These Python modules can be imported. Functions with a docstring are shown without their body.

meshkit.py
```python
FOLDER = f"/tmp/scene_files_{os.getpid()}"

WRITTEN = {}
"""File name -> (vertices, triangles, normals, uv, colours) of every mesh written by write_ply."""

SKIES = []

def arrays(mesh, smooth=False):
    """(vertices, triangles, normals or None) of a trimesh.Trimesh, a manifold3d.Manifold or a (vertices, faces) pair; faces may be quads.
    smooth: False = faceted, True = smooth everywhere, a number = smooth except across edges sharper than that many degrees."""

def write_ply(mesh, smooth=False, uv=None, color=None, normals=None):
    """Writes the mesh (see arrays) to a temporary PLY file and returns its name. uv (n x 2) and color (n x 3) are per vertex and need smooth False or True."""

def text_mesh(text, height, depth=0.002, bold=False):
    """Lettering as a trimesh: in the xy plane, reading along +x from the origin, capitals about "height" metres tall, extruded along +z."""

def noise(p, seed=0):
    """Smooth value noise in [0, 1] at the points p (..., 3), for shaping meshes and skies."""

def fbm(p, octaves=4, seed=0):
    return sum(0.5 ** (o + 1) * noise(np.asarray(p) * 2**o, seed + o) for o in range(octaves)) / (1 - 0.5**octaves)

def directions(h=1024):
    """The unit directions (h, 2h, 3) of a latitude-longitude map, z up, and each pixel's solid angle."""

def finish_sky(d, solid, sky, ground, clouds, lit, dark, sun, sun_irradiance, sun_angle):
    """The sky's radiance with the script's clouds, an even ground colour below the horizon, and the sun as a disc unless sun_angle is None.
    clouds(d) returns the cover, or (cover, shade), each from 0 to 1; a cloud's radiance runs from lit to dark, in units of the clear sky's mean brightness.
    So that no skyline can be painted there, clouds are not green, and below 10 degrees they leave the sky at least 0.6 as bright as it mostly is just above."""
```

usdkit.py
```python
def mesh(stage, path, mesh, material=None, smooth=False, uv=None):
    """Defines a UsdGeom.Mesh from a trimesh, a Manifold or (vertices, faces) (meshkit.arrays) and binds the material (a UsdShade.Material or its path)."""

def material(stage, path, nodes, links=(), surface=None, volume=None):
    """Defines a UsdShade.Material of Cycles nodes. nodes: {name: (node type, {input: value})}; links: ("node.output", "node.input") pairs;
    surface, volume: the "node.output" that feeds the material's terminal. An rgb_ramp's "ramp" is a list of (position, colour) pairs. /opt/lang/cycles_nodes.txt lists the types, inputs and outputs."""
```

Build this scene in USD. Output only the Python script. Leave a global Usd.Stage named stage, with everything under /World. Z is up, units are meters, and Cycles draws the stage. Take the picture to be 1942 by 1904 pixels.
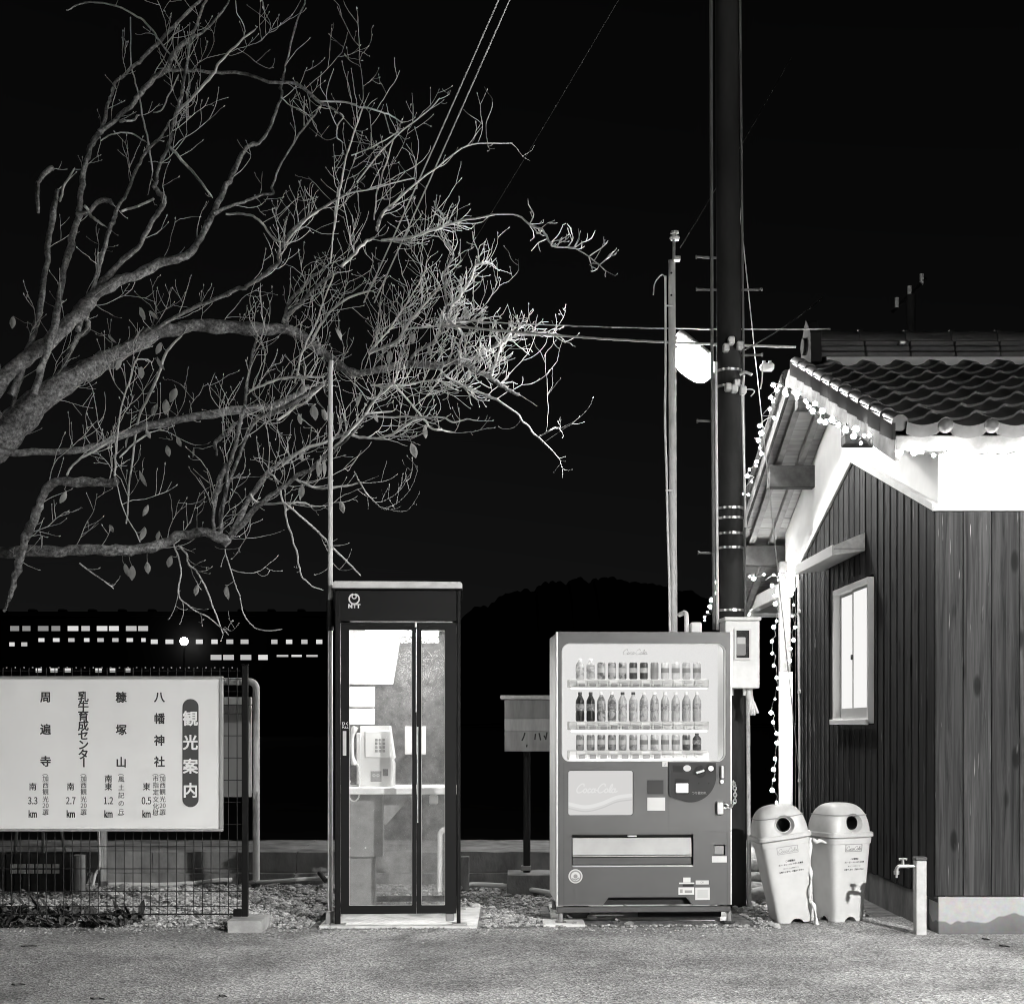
import glob, math, random
import numpy as np, trimesh
import shapely
from shapely.geometry import Polygon, LineString, Point, box as sbox
from shapely import affinity
from PIL import Image, ImageDraw, ImageFont
from pxr import Usd, UsdGeom, UsdLux, UsdShade, Sdf, Gf, Vt
import usdkit, meshkit

stage = Usd.Stage.CreateInMemory()
UsdGeom.SetStageUpAxis(stage, UsdGeom.Tokens.z)
UsdGeom.SetStageMetersPerUnit(stage, 1.0)
UsdGeom.Xform.Define(stage, '/World')
UsdGeom.Scope.Define(stage, '/World/Looks')
R = random.Random(11)
NR = np.random.default_rng(5)

# ---------------------------------------------------------------- camera, sky, moon, exposure
H = 1.35                      # eye height
F = 2774.0                    # focal length in units of the 1942-wide measuring frame
CU, CV = 971.0, 1370.0        # principal column, horizon row
cam = UsdGeom.Camera.Define(stage, '/World/camera')
cam.AddTranslateOp().Set((0, 0, H))
cam.AddRotateXOp().Set(90.0)
cam.CreateFocalLengthAttr(80.0)
cam.CreateHorizontalApertureAttr(80.0 * 1942 / F)
cam.CreateVerticalApertureAttr(80.0 * 1942 / F * 1003 / 1024)
cam.CreateVerticalApertureOffsetAttr(80.0 * (1370 - 952) / F)
cam.CreateClippingRangeAttr((0.1, 5000))
cam.CreateExposureAttr(0.0)

SUN_EL, SUN_AZ = math.radians(34), math.radians(140)
sky_mat = usdkit.material(stage, '/World/Looks/night_sky', {
    's': ('sky_texture', {'sky_type': 'single_scattering', 'sun_disc': False, 'sun_elevation': SUN_EL, 'sun_rotation': SUN_AZ}),
    'g': ('rgb_to_bw', {}),
    'b': ('background_shader', {'strength': 0.0010})},
    [('s.color', 'g.color'), ('g.val', 'b.color')], surface='b.background')
sky = UsdLux.DomeLight.Define(stage, '/World/sky')
UsdShade.MaterialBindingAPI.Apply(sky.GetPrim()).Bind(sky_mat)
sky.GetPrim().SetCustomDataByKey('kind', 'structure')
sky.GetPrim().SetCustomDataByKey('label', 'black night sky over the hill and roof')
sky.GetPrim().SetCustomDataByKey('category', 'sky')
moon = UsdLux.DistantLight.Define(stage, '/World/moon_light')
moon.CreateIntensityAttr(0.004)
moon.CreateAngleAttr(0.5)
moon.CreateNormalizeAttr(True)
moon.CreateColorAttr((1.0, 0.985, 0.96))
moon.AddRotateZOp().Set(-math.degrees(SUN_AZ))
moon.AddRotateXOp().Set(-(90 - math.degrees(SUN_EL)))

# ---------------------------------------------------------------- helpers
_names = {}
def unique(parent, name):
    k = (str(parent), name)
    n = _names.get(k, -1) + 1
    _names[k] = n
    return f'{parent}/{name}' + (f'_{n:03d}' if n else '')
def tag(p, label=None, cat=None, group=None, kind=None):
    for k, v in (('label', label), ('category', cat), ('group', group), ('kind', kind)):
        if v:
            p.SetCustomDataByKey(k, v)
    return p
BASE = {}
def thing(name, label, cat, loc=(0, 0, 0), rz=0, group=None, kind=None, rot=None):
    path = unique('/World', name)
    x = UsdGeom.Xform.Define(stage, path)
    x.AddTranslateOp().Set(tuple(map(float, loc)))
    if rot:
        x.AddRotateXYZOp().Set(tuple(map(float, rot)))
    elif rz:
        x.AddRotateZOp().Set(float(rz))
    BASE[path] = np.array(loc, float)
    return tag(x.GetPrim(), label, cat, group, kind)
def part(name, mesh, m, parent, smooth=False, world=False, label=None, kind=None):
    pp = str(parent.GetPath())
    if world:
        root = '/'.join(pp.split('/')[:3])
        mesh = mesh.copy()
        mesh.vertices = mesh.vertices - BASE[root]
    path = unique(pp, name)
    return tag(usdkit.mesh(stage, path, mesh, m, smooth=smooth).GetPrim(), label, None, None, kind)
def holder(name, parent):
    return UsdGeom.Xform.Define(stage, unique(str(parent.GetPath()), name)).GetPrim()
def solo(name, mesh, m, label, cat=None, kind=None, group=None, smooth=False):
    path = unique('/World', name)
    return tag(usdkit.mesh(stage, path, mesh, m, smooth=smooth).GetPrim(), label, cat, group, kind)

def T(v, f): return trimesh.Trimesh(np.asarray(v, float), np.asarray(f, int), process=False)
def cat_(ms): return trimesh.util.concatenate([m for m in ms if m is not None and len(m.faces)])
def box(x0, x1, y0, y1, z0, z1, b=0.0):
    if x0 > x1: x0, x1 = x1, x0
    if y0 > y1: y0, y1 = y1, y0
    if z0 > z1: z0, z1 = z1, z0
    if not b:
        v = [(x, y, z) for x in (x0, x1) for y in (y0, y1) for z in (z0, z1)]
        f = [(0, 1, 3), (0, 3, 2), (4, 6, 7), (4, 7, 5), (0, 4, 5), (0, 5, 1), (2, 3, 7), (2, 7, 6), (0, 2, 6), (0, 6, 4), (1, 5, 7), (1, 7, 3)]
        return T(v, f)
    b = min(b, (x1 - x0) * .45, (y1 - y0) * .45, (z1 - z0) * .45)
    pts = []
    for sx, x in ((1, x0), (-1, x1)):
        for sy, y in ((1, y0), (-1, y1)):
            for sz, z in ((1, z0), (-1, z1)):
                pts += [(x, y + sy * b, z + sz * b), (x + sx * b, y, z + sz * b), (x + sx * b, y + sy * b, z)]
    return trimesh.convex.convex_hull(np.array(pts))
def frame_of(d):
    d = d / (np.linalg.norm(d) + 1e-12)
    a = np.array([0, 0, 1.0]) if abs(d[2]) < .9 else np.array([1.0, 0, 0])
    u = np.cross(a, d); u /= np.linalg.norm(u)
    return u, np.cross(d, u)
def tube(pts, rad, n=8, cap=True):
    pts = np.asarray(pts, float); k = len(pts)
    rad = np.broadcast_to(np.asarray(rad, float), (k,))
    tg = np.gradient(pts, axis=0); tg /= np.linalg.norm(tg, axis=1, keepdims=True) + 1e-12
    u, w = frame_of(tg[0]); rings = []
    ang = np.arange(n) * 2 * math.pi / n
    for i in range(k):
        u = u - tg[i] * np.dot(u, tg[i]); u /= np.linalg.norm(u) + 1e-12
        w = np.cross(tg[i], u)
        rings.append(pts[i] + rad[i] * (np.cos(ang)[:, None] * u + np.sin(ang)[:, None] * w))
    v = np.vstack(rings); f = []
    for i in range(k - 1):
        for j in range(n):
            a, b_ = i * n + j, i * n + (j + 1) % n
            f += [(a, b_, b_ + n), (a, b_ + n, a + n)]
    if cap:
        c0, c1 = len(v), len(v) + 1
        v = np.vstack([v, pts[:1], pts[-1:]])
        for j in range(n):
            f.append((c0, (j + 1) % n, j)); f.append((c1, (k - 1) * n + j, (k - 1) * n + (j + 1) % n))
    return T(v, f)
def cyl(p0, p1, r0, r1=None, n=14): return tube([p0, p1], [r0, r0 if r1 is None else r1], n)
def lathe(prof, n=20, at=(0, 0, 0)):
    prof = np.asarray(prof, float); ang = np.arange(n) * 2 * math.pi / n
    v = np.vstack([np.stack([r * np.cos(ang), r * np.sin(ang), np.full(n, z)], 1) for r, z in prof]) + np.array(at)
    f = []
    for i in range(len(prof) - 1):
        for j in range(n):
            a, b_ = i * n + j, i * n + (j + 1) % n
            f += [(a, b_, b_ + n), (a, b_ + n, a + n)]
    return T(v, f)
def polys(g):
    if g.is_empty: return []
    return [p for p in getattr(g, 'geoms', [g]) if p.geom_type == 'Polygon' and p.area > 1e-9]
def ext_xz(poly, y0, y1):
    """polygon in x,z, thick from y0 to y1"""
    out = []
    for p in polys(poly):
        m = trimesh.creation.extrude_polygon(p, abs(y1 - y0), engine='earcut')
        v = np.array(m.vertices)
        out.append(T(np.stack([v[:, 0], min(y0, y1) + v[:, 2], v[:, 1]], 1), np.array(m.faces)[:, ::-1]))
    return cat_(out)
def ext_yz(poly, x0, x1):
    out = []
    for p in polys(poly):
        m = trimesh.creation.extrude_polygon(p, abs(x1 - x0), engine='earcut')
        v = np.array(m.vertices)
        out.append(T(np.stack([min(x0, x1) + v[:, 2], v[:, 0], v[:, 1]], 1), np.array(m.faces)))
    return cat_(out)
def ext_xy(poly, z0, z1):
    out = []
    for p in polys(poly):
        m = trimesh.creation.extrude_polygon(p, abs(z1 - z0), engine='earcut')
        v = np.array(m.vertices); v[:, 2] += min(z0, z1)
        out.append(T(v, m.faces))
    return cat_(out)
def rrect(x0, x1, z0, z1, r): return sbox(min(x0, x1), min(z0, z1), max(x0, x1), max(z0, z1)).buffer(-r).buffer(r, 6)
def spline(pts, n=6):
    p = np.asarray(pts, float)
    if len(p) < 3: return p
    q = np.vstack([2 * p[0] - p[1], p, 2 * p[-1] - p[-2]]); out = []
    for i in range(1, len(q) - 2):
        for t in np.arange(n) / n:
            out.append(.5 * (2 * q[i] + (q[i + 1] - q[i - 1]) * t + (2 * q[i - 1] - 5 * q[i] + 4 * q[i + 1] - q[i + 2]) * t * t + (3 * q[i] - q[i - 1] - 3 * q[i + 1] + q[i + 2]) * t ** 3))
    out.append(p[-1]); return np.array(out)
def X(u, D): return (u - CU) / F * D
def Z(v, D): return H + (CV - v) / F * D
def P(u, v, D): return np.array([X(u, D), D, Z(v, D)])
def GD(v): return F * H / (v - CV)
def spin(m, ax, deg, at=(0, 0, 0)):
    m = m.copy(); m.apply_transform(trimesh.transformations.rotation_matrix(math.radians(deg), ax, at)); return m
def shift(m, d): m = m.copy(); m.vertices = m.vertices + np.array(d); return m

FONTS = {'jp': glob.glob('/opt/blender-*/*/datafiles/fonts/Noto Sans CJK Regular.woff2')[0],
         'la': glob.glob('/opt/blender-*/*/datafiles/fonts/Inter.woff2')[0]}
_fc, _gc = {}, {}
def glyphs(s, font='jp', bold=0):
    """lettering as a polygon, em = 1, centred on its middle"""
    k = (s, font, bold)
    if k not in _gc:
        E = 84
        if font not in _fc: _fc[font] = ImageFont.truetype(FONTS[font], E)
        f = _fc[font]
        w = int(f.getlength(s)) + 30; h = int(E * 1.5)
        im = Image.new('L', (w, h))
        ImageDraw.Draw(im).text((w / 2, h / 2), s, 255, f, anchor='mm', stroke_width=bold)
        on = np.pad(np.asarray(im) > 127, ((0, 0), (1, 1))).astype(np.int8)
        rows, st = np.nonzero(np.diff(on, axis=1) == 1); en = np.nonzero(np.diff(on, axis=1) == -1)[1]
        g = shapely.union_all(shapely.box(st, -rows - 1, en, -rows)).buffer(.6).buffer(-.6).simplify(.6)
        _gc[k] = affinity.affine_transform(g, [1 / E, 0, 0, 1 / E, -w / 2 / E, h / 2 / E])
    return _gc[k]
def text_xz(s, x, z, size, font='jp', bold=0, sx=1.0, skew=0):
    g = affinity.scale(glyphs(s, font, bold), size * sx, size, origin=(0, 0))
    if skew: g = affinity.skew(g, skew, 0, origin=(0, 0))
    return affinity.translate(g, x, z)
def union(gs): return shapely.union_all([g for g in gs if not g.is_empty])

# ---------------------------------------------------------------- materials (all neutral greys: the place as a black and white film saw it)
def mat(name, c, rough=.6, var=None, bump=None, metal=0.0, spec=.5, vec='pos', stretch=(1, 1, 1), coat=0.0):
    """c: base grey; var: (scale, spread, detail); bump: (scale, strength, distance)"""
    nodes = {'p': ('principled_bsdf', {'base_color': (c, c, c * .985), 'roughness': rough, 'metallic': metal, 'specular_ior_level': spec, 'coat_weight': coat})}
    links = []
    if var or bump:
        nodes['t'] = ('texture_coordinate', {}) if vec == 'obj' else ('geometry', {})
        nodes['m'] = ('mapping', {'scale': stretch})
        links.append(('t.object' if vec == 'obj' else 't.position', 'm.vector'))
    if var:
        sc, sp, det = var
        nodes['n'] = ('noise_texture', {'scale': sc, 'detail': det, 'roughness': .6})
        lo, hi = c * (1 - sp), c * (1 + sp)
        nodes['r'] = ('rgb_ramp', {'ramp': [(.3, (lo, lo, lo * .985)), (.7, (hi, hi, hi * .985))]})
        links += [('m.vector', 'n.vector'), ('n.fac', 'r.fac'), ('r.color', 'p.base_color')]
    if bump:
        nodes['bn'] = ('noise_texture', {'scale': bump[0], 'detail': 3})
        nodes['b'] = ('bump', {'strength': bump[1], 'distance': bump[2] if len(bump) > 2 else .01})
        links += [('m.vector', 'bn.vector'), ('bn.fac', 'b.height'), ('b.normal', 'p.normal')]
    return usdkit.material(stage, '/World/Looks/' + name, nodes, links, surface='p.BSDF')
def emit(name, L, c=(1, .99, .975)):
    return usdkit.material(stage, '/World/Looks/' + name, {'e': ('emission', {'color': c, 'strength': L})}, [], surface='e.emission')
def pane(name, dirt=.05, scale=14, tint=.95, lo=.45):
    """window glass: clear with a fresnel reflection and a film of dust"""
    return usdkit.material(stage, '/World/Looks/' + name, {
        't': ('transparent_bsdf', {'color': (tint, tint, tint)}), 'g': ('glossy_bsdf', {'color': (1, 1, 1), 'roughness': .02}),
        'd': ('diffuse_bsdf', {'color': (.75, .75, .74)}), 'tl': ('translucent_bsdf', {'color': (.75, .75, .74)}), 'fr': ('fresnel', {'IOR': 1.45}),
        'geo': ('geometry', {}), 'n': ('noise_texture', {'scale': scale, 'detail': 6, 'roughness': .7}),
        'mr': ('map_range', {'from_min': lo, 'from_max': .8, 'to_min': dirt * .35, 'to_max': dirt * 2.5, 'clamp': True}),
        'bf': ('math', {'math_type': 'subtract', 'value1': 1.0}), 'ff': ('math', {'math_type': 'multiply'}), 'a': ('mix_closure', {}), 'dd': ('mix_closure', {'fac': .5}), 'b': ('mix_closure', {})},
        [('geo.position', 'n.vector'), ('n.fac', 'mr.value'), ('t.BSDF', 'a.closure1'), ('g.BSDF', 'a.closure2'), ('geo.backfacing', 'bf.value2'), ('fr.fac', 'ff.value1'), ('bf.value', 'ff.value2'), ('ff.value', 'a.fac'),
         ('d.BSDF', 'dd.closure1'), ('tl.BSDF', 'dd.closure2'), ('a.closure', 'b.closure1'), ('dd.closure', 'b.closure2'), ('mr.result', 'b.fac')], surface='b.closure')

def asphalt_mat():
    return usdkit.material(stage, '/World/Looks/asphalt', {
        'g': ('geometry', {}),
        'v': ('voronoi_texture', {'scale': 85.0, 'feature': 'f1'}), 'vb': ('rgb_to_bw', {}),
        'f': ('noise_texture', {'scale': 150.0, 'detail': 3, 'roughness': .7}),
        'l': ('noise_texture', {'scale': 1.3, 'detail': 5, 'roughness': .6}),
        'rv': ('rgb_ramp', {'ramp': [(.0, (.07, .07, .07)), (.5, (.29, .29, .286)), (.8, (.47, .47, .464)), (1.0, (.7, .7, .69))]}),
        'rf': ('rgb_ramp', {'ramp': [(.35, (.62, .62, .62)), (.65, (1.2, 1.2, 1.2))]}),
        'rl': ('rgb_ramp', {'ramp': [(.3, (.5, .5, .5)), (.6, (1.15, 1.15, 1.15))]}), 'kn': ('noise_texture', {'scale': 2.6, 'detail': 6, 'roughness': .65, 'distortion': .6}), 'rk': ('rgb_ramp', {'ramp': [(.34, (.45, .45, .45)), (.43, (1, 1, 1))]}), 'm3': ('mix_color', {'blend_type': 'multiply', 'fac': .22}),
        'm1': ('mix_color', {'blend_type': 'multiply', 'fac': 1.0}), 'm2': ('mix_color', {'blend_type': 'multiply', 'fac': 1.0}),
        'b': ('bump', {'strength': .75, 'distance': .006}),
        'p': ('principled_bsdf', {'roughness': .75, 'specular_ior_level': .35})},
        [('g.position', 'v.vector'), ('g.position', 'f.vector'), ('g.position', 'l.vector'), ('v.color', 'vb.color'), ('vb.val', 'rv.fac'), ('f.fac', 'rf.fac'), ('l.fac', 'rl.fac'),
         ('rv.color', 'm1.a'), ('rf.color', 'm1.b'), ('m1.result', 'm2.a'), ('rl.color', 'm2.b'), ('m2.result', 'm3.a'), ('g.position', 'kn.vector'), ('kn.fac', 'rk.fac'), ('rk.color', 'm3.b'), ('m3.result', 'p.base_color'),
         ('v.distance', 'b.height'), ('b.normal', 'p.normal')], surface='p.BSDF')
def plank_mat(name, c, seed, dark=.5):
    """stained cedar board: long grain, knots, a few pale scratches"""
    o = (seed * 3.7, seed * 1.9, seed * 5.3)
    return usdkit.material(stage, '/World/Looks/' + name, {
        'g': ('geometry', {}), 'm': ('mapping', {'scale': (38, 38, 1.3), 'location': o}), 'mk': ('mapping', {'scale': (6.5, 6.5, 2.2), 'location': o}), 'ms': ('mapping', {'scale': (60, 60, 3.2), 'location': o}),
        'n': ('noise_texture', {'scale': 1.0, 'detail': 6, 'roughness': .65, 'distortion': .8}),
        'r': ('rgb_ramp', {'ramp': [(.3, (c * dark * .6,) * 3), (.5, (c,) * 3), (.7, (c * 1.8,) * 3)]}),
        'k': ('voronoi_texture', {'scale': 1.0}), 'kr': ('rgb_ramp', {'ramp': [(.0, (.12,) * 3), (.13, (.3,) * 3), (.2, (1.0,) * 3)]}),
        's': ('noise_texture', {'scale': 1.0, 'detail': 2}), 'sr': ('rgb_ramp', {'ramp': [(.70, (0,) * 3), (.76, (.35,) * 3)]}),
        'x': ('mix_color', {'blend_type': 'multiply', 'fac': 1.0}), 'y': ('mix_color', {'blend_type': 'add', 'fac': .6}),
        'b': ('bump', {'strength': .35, 'distance': .004}),
        'p': ('principled_bsdf', {'roughness': .7, 'specular_ior_level': .12})},
        [('g.position', 'm.vector'), ('g.position', 'mk.vector'), ('g.position', 'ms.vector'), ('m.vector', 'n.vector'), ('n.fac', 'r.fac'), ('mk.vector', 'k.vector'), ('k.distance', 'kr.fac'),
         ('ms.vector', 's.vector'), ('s.fac', 'sr.fac'), ('r.color', 'x.a'), ('kr.color', 'x.b'), ('x.result', 'y.a'), ('sr.color', 'y.b'), ('y.result', 'p.base_color'),
         ('n.fac', 'b.height'), ('b.normal', 'p.normal')], surface='p.BSDF')

def bark_mat():
    return usdkit.material(stage, '/World/Looks/magnolia_bark', {
        'g': ('geometry', {}), 'n': ('noise_texture', {'scale': 34.0, 'detail': 7, 'roughness': .72}), 'b': ('noise_texture', {'scale': 5.0, 'detail': 4, 'roughness': .6}),
        'v': ('voronoi_texture', {'scale': 60.0}), 'rv': ('rgb_ramp', {'ramp': [(.0, (.35,) * 3), (.35, (1,) * 3)]}),
        'rn': ('rgb_ramp', {'ramp': [(.34, (.05,) * 3), (.52, (.27,) * 3), (.68, (.58,) * 3)]}), 'rb': ('rgb_ramp', {'ramp': [(.36, (.35,) * 3), (.6, (1.15,) * 3)]}),
        'x': ('mix_color', {'blend_type': 'multiply', 'fac': 1.0}), 'y': ('mix_color', {'blend_type': 'multiply', 'fac': .6}), 'bm': ('bump', {'strength': 1.0, 'distance': .02}),
        'p': ('principled_bsdf', {'roughness': .85, 'specular_ior_level': .12})},
        [('g.position', 'n.vector'), ('g.position', 'b.vector'), ('g.position', 'v.vector'), ('n.fac', 'rn.fac'), ('b.fac', 'rb.fac'), ('v.distance', 'rv.fac'), ('rn.color', 'x.a'), ('rb.color', 'x.b'), ('x.result', 'y.a'), ('rv.color', 'y.b'),
         ('y.result', 'p.base_color'), ('n.fac', 'bm.height'), ('bm.normal', 'p.normal')], surface='p.BSDF')
M = dict(
    asphalt=asphalt_mat(),
    earth=mat('earth', .16, .95, (9, .5, 5), (60, .8, .02)),
    field=mat('dark_field', .025, .95, (.6, .4, 3)),
    hill=mat('wooded_hill', .012, .95, (.05, .3, 3)),
    concrete=mat('concrete', .30, .85, (7, .35, 6), (90, .4, .004)),
    old_concrete=mat('weathered_concrete', .16, .9, (5, .55, 7), (70, .5, .006), stretch=(1, 1, .5)),
    pale_concrete=mat('pale_concrete', .62, .8, (9, .2, 5), (120, .3, .003)),
    stone=mat('gravel_stone', .29, .8, (45, .5, 3)),
    stone2=mat('gravel_stone_dark', .24, .8, (40, .5, 3)),
    stone3=mat('gravel_stone_pale', .42, .8, (40, .3, 3)),
    rock=mat('pale_rock', .45, .85, (14, .35, 4), (30, .6, .01)),
    black=mat('black_metal', .007, .4, spec=.22),
    blackmat=mat('black_paint', .008, .6, spec=.3),
    wire=mat('black_wire', .012, .6, spec=.25),
    steel=mat('steel', .55, .3, metal=.9),
    alu=mat('aluminium', .62, .38, metal=.75),
    galv=mat('galvanised', .5, .45, (30, .15, 3), metal=.5),
    white=mat('white_paint', .78, .4),
    white2=mat('off_white_paint', .62, .5, (12, .08, 4)),
    plaster=mat('white_plaster', .8, .8, (6, .04, 4), (120, .15, .002)),
    red=mat('red_enamel', .07, .38, (3, .05, 3), coat=.15),
    redtrim=mat('red_enamel_trim', .055, .4),
    side=mat('cabinet_side', .75, .4, (5, .12, 4)),
    dgrey=mat('dark_plastic', .035, .45),
    mgrey=mat('grey_plastic', .22, .5),
    lgrey=mat('light_plastic', .55, .5),
    flap=mat('delivery_flap', .33, .45, (6, .08, 4)), sticker=mat('white_sticker', .52, .5),
    ink=mat('print_ink', .03, .7),
    inkgrey=mat('grey_ink', .25, .7),
    badge=mat('badge_blue', .055, .5),
    board=mat('sign_board', .72, .5, (1.2, .04, 4)),
    bin=mat('bin_plastic', .49, .42, (7, .08, 5), (200, .1, .001)),
    binlid=mat('bin_lid_plastic', .45, .4, (8, .14, 5)),
    binside=mat('bin_side_plastic', .30, .45, (7, .1, 5)),
    bark=bark_mat(),
    twig=mat('twig_bark', .50, .8, (30, .25, 3)),
    bud=mat('bud_fur', .62, .7),
    dryleaf=usdkit.material(stage, '/World/Looks/dry_leaf', {'d': ('diffuse_bsdf', {'color': (.42, .42, .41)}), 't': ('translucent_bsdf', {'color': (.35, .35, .34)}), 'm': ('mix_closure', {'fac': .35})}, [('d.BSDF', 'm.closure1'), ('t.BSDF', 'm.closure2')], surface='m.closure'),
    tile=mat('glazed_tile', .045, .42, (10, .3, 4), (25, .15, .004), spec=.5),
    tile2=mat('glazed_tile_worn', .06, .46, (10, .3, 4), (25, .15, .004), spec=.5),
    timber=mat('weathered_timber', .22, .7, (9, .35, 6), (40, .3, .004), stretch=(1, 1, 1)),
    soffit=mat('soffit_board', .34, .7, (9, .3, 6), (30, .3, .003), stretch=(.2, 3, 3)),
    darkwood=mat('dark_timber', .06, .85, (12, .3, 5), spec=.08),
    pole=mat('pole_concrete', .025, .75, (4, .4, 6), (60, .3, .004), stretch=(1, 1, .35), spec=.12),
    conduit=mat('dull_conduit', .11, .7, spec=.2), matte=mat('matte_dark_tile', .03, .9, spec=.0), slimpole=mat('painted_pole', .42, .5, (8, .15, 4)),
    cable=mat('grey_cable', .45, .5), darkcable=mat('black_cable', .06, .5), wirelit=mat('bright_cable', .6, .5),
    porcelain=mat('porcelain', .75, .15),
    glass=pane('booth_glass', .052, lo=.3), dglass=pane('display_glass', .006), cglass=pane('clear_pane', .02),
    phone=mat('phone_plastic', .72, .4), phonedark=mat('phone_dark', .12, .4),
    lamp=emit('street_lamp_glow', 560), lampb=emit('road_lamp_glow', 52000), tube=emit('display_tube', 24), tube2=emit('added_shelf_tube', 5), back=emit('display_back', .9),
    booth_lamp=emit('booth_ceiling_lamp', 45), win=emit('window_glow', .95), ad=emit('advert_glow', .68), button=emit('button_glow', .8), bulb=emit('fairy_bulb', 150), bulb2=emit('fairy_bulb_bright', 330),
    farwin=emit('far_window', .72), farwin2=emit('far_window_dim', .25), farwin3=emit('far_window_soft', .5), farlamp=emit('far_lamp', 14),
)
PLANKS = [plank_mat(f'cedar_plank_{w}', c, k) for k, (w, c) in enumerate((('amber', .036), ('brown', .028), ('umber', .040), ('sepia', .025)))]

# ---------------------------------------------------------------- ground
def setting(name, mesh, m, label, smooth=False): return solo(name, mesh, m, label, None, 'structure', smooth=smooth)
setting('field', box(-900, 900, 13.2, 1500, -1.6, -1.4), M['field'], 'unlit low fields beyond the concrete ledge')
setting('ground', box(-60, 60, -60, 13.3, -2.0, -.012), M['earth'], 'bare earth base of the station yard')
edge = [(-14, 9.62)]
for k in range(120):
    x = -14 + (k + .5) * 15.6 / 120
    edge.append((x, 9.60 + .05 * math.sin(x * 1.7) + .05 * (meshkit.fbm(np.array([x * 4.0, 2.1, 0.3]), 3) - .5)))
edge += [(1.62, 9.72), (1.72, 10.02), (2.75, 10.2), (4, 10.3), (40, 10.3)]
setting('asphalt_yard', ext_xy(Polygon(edge + [(40, -50), (-14, -50)]), -.01, 0.0), M['asphalt'], 'speckled worn asphalt of the station yard')
setting('gravel_bed', box(-14, 1.7, 9.4, 12.25, -.011, -.005), M['earth'], 'earth under the gravel strip')
setting('earth_strip', box(1.7, 40, 9.9, 13.2, -.0115, -.006), M['earth'], 'earth beside the station building')
def slab_noise(m, amp, sc, seed=0):
    m = m.copy(); v = np.array(m.vertices)
    for k in range(3): v[:, k] += amp * (meshkit.fbm(v * sc + k * 7.3, 3, seed) - .5)
    m.vertices = v; return m
def grid_box(x0, x1, y0, y1, z0, z1, step):
    b = box(x0, x1, y0, y1, z0, z1)
    v, f = trimesh.remesh.subdivide_to_size(b.vertices, b.faces, step)
    t = trimesh.Trimesh(v, f); t.merge_vertices(); return t
# low concrete edge of the old platform behind the gravel: upper course, lower footing
ledge = thing('platform_edge', 'weathered low concrete platform wall running behind the gravel strip', 'concrete wall', (0, 12.2, 0))
for k in range(11):
    x0 = -9 + k * 1.2
    part('wall_block', slab_noise(grid_box(x0 + .004, x0 + 1.196, 12.2, 13.45, .10, .27, .12), .018, 5, k), M['old_concrete'], ledge, smooth=35, world=True)
    part('footing_block', slab_noise(grid_box(x0 + .003, x0 + 1.197, 12.14, 13.3, -.05, .098, .12), .02, 6, k + 40), M['old_concrete'], ledge, smooth=35, world=True)
part('back_wall', box(-9, 4.2, 13.46, 13.6, -1.4, .2), M['old_concrete'], ledge, world=True)

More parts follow.
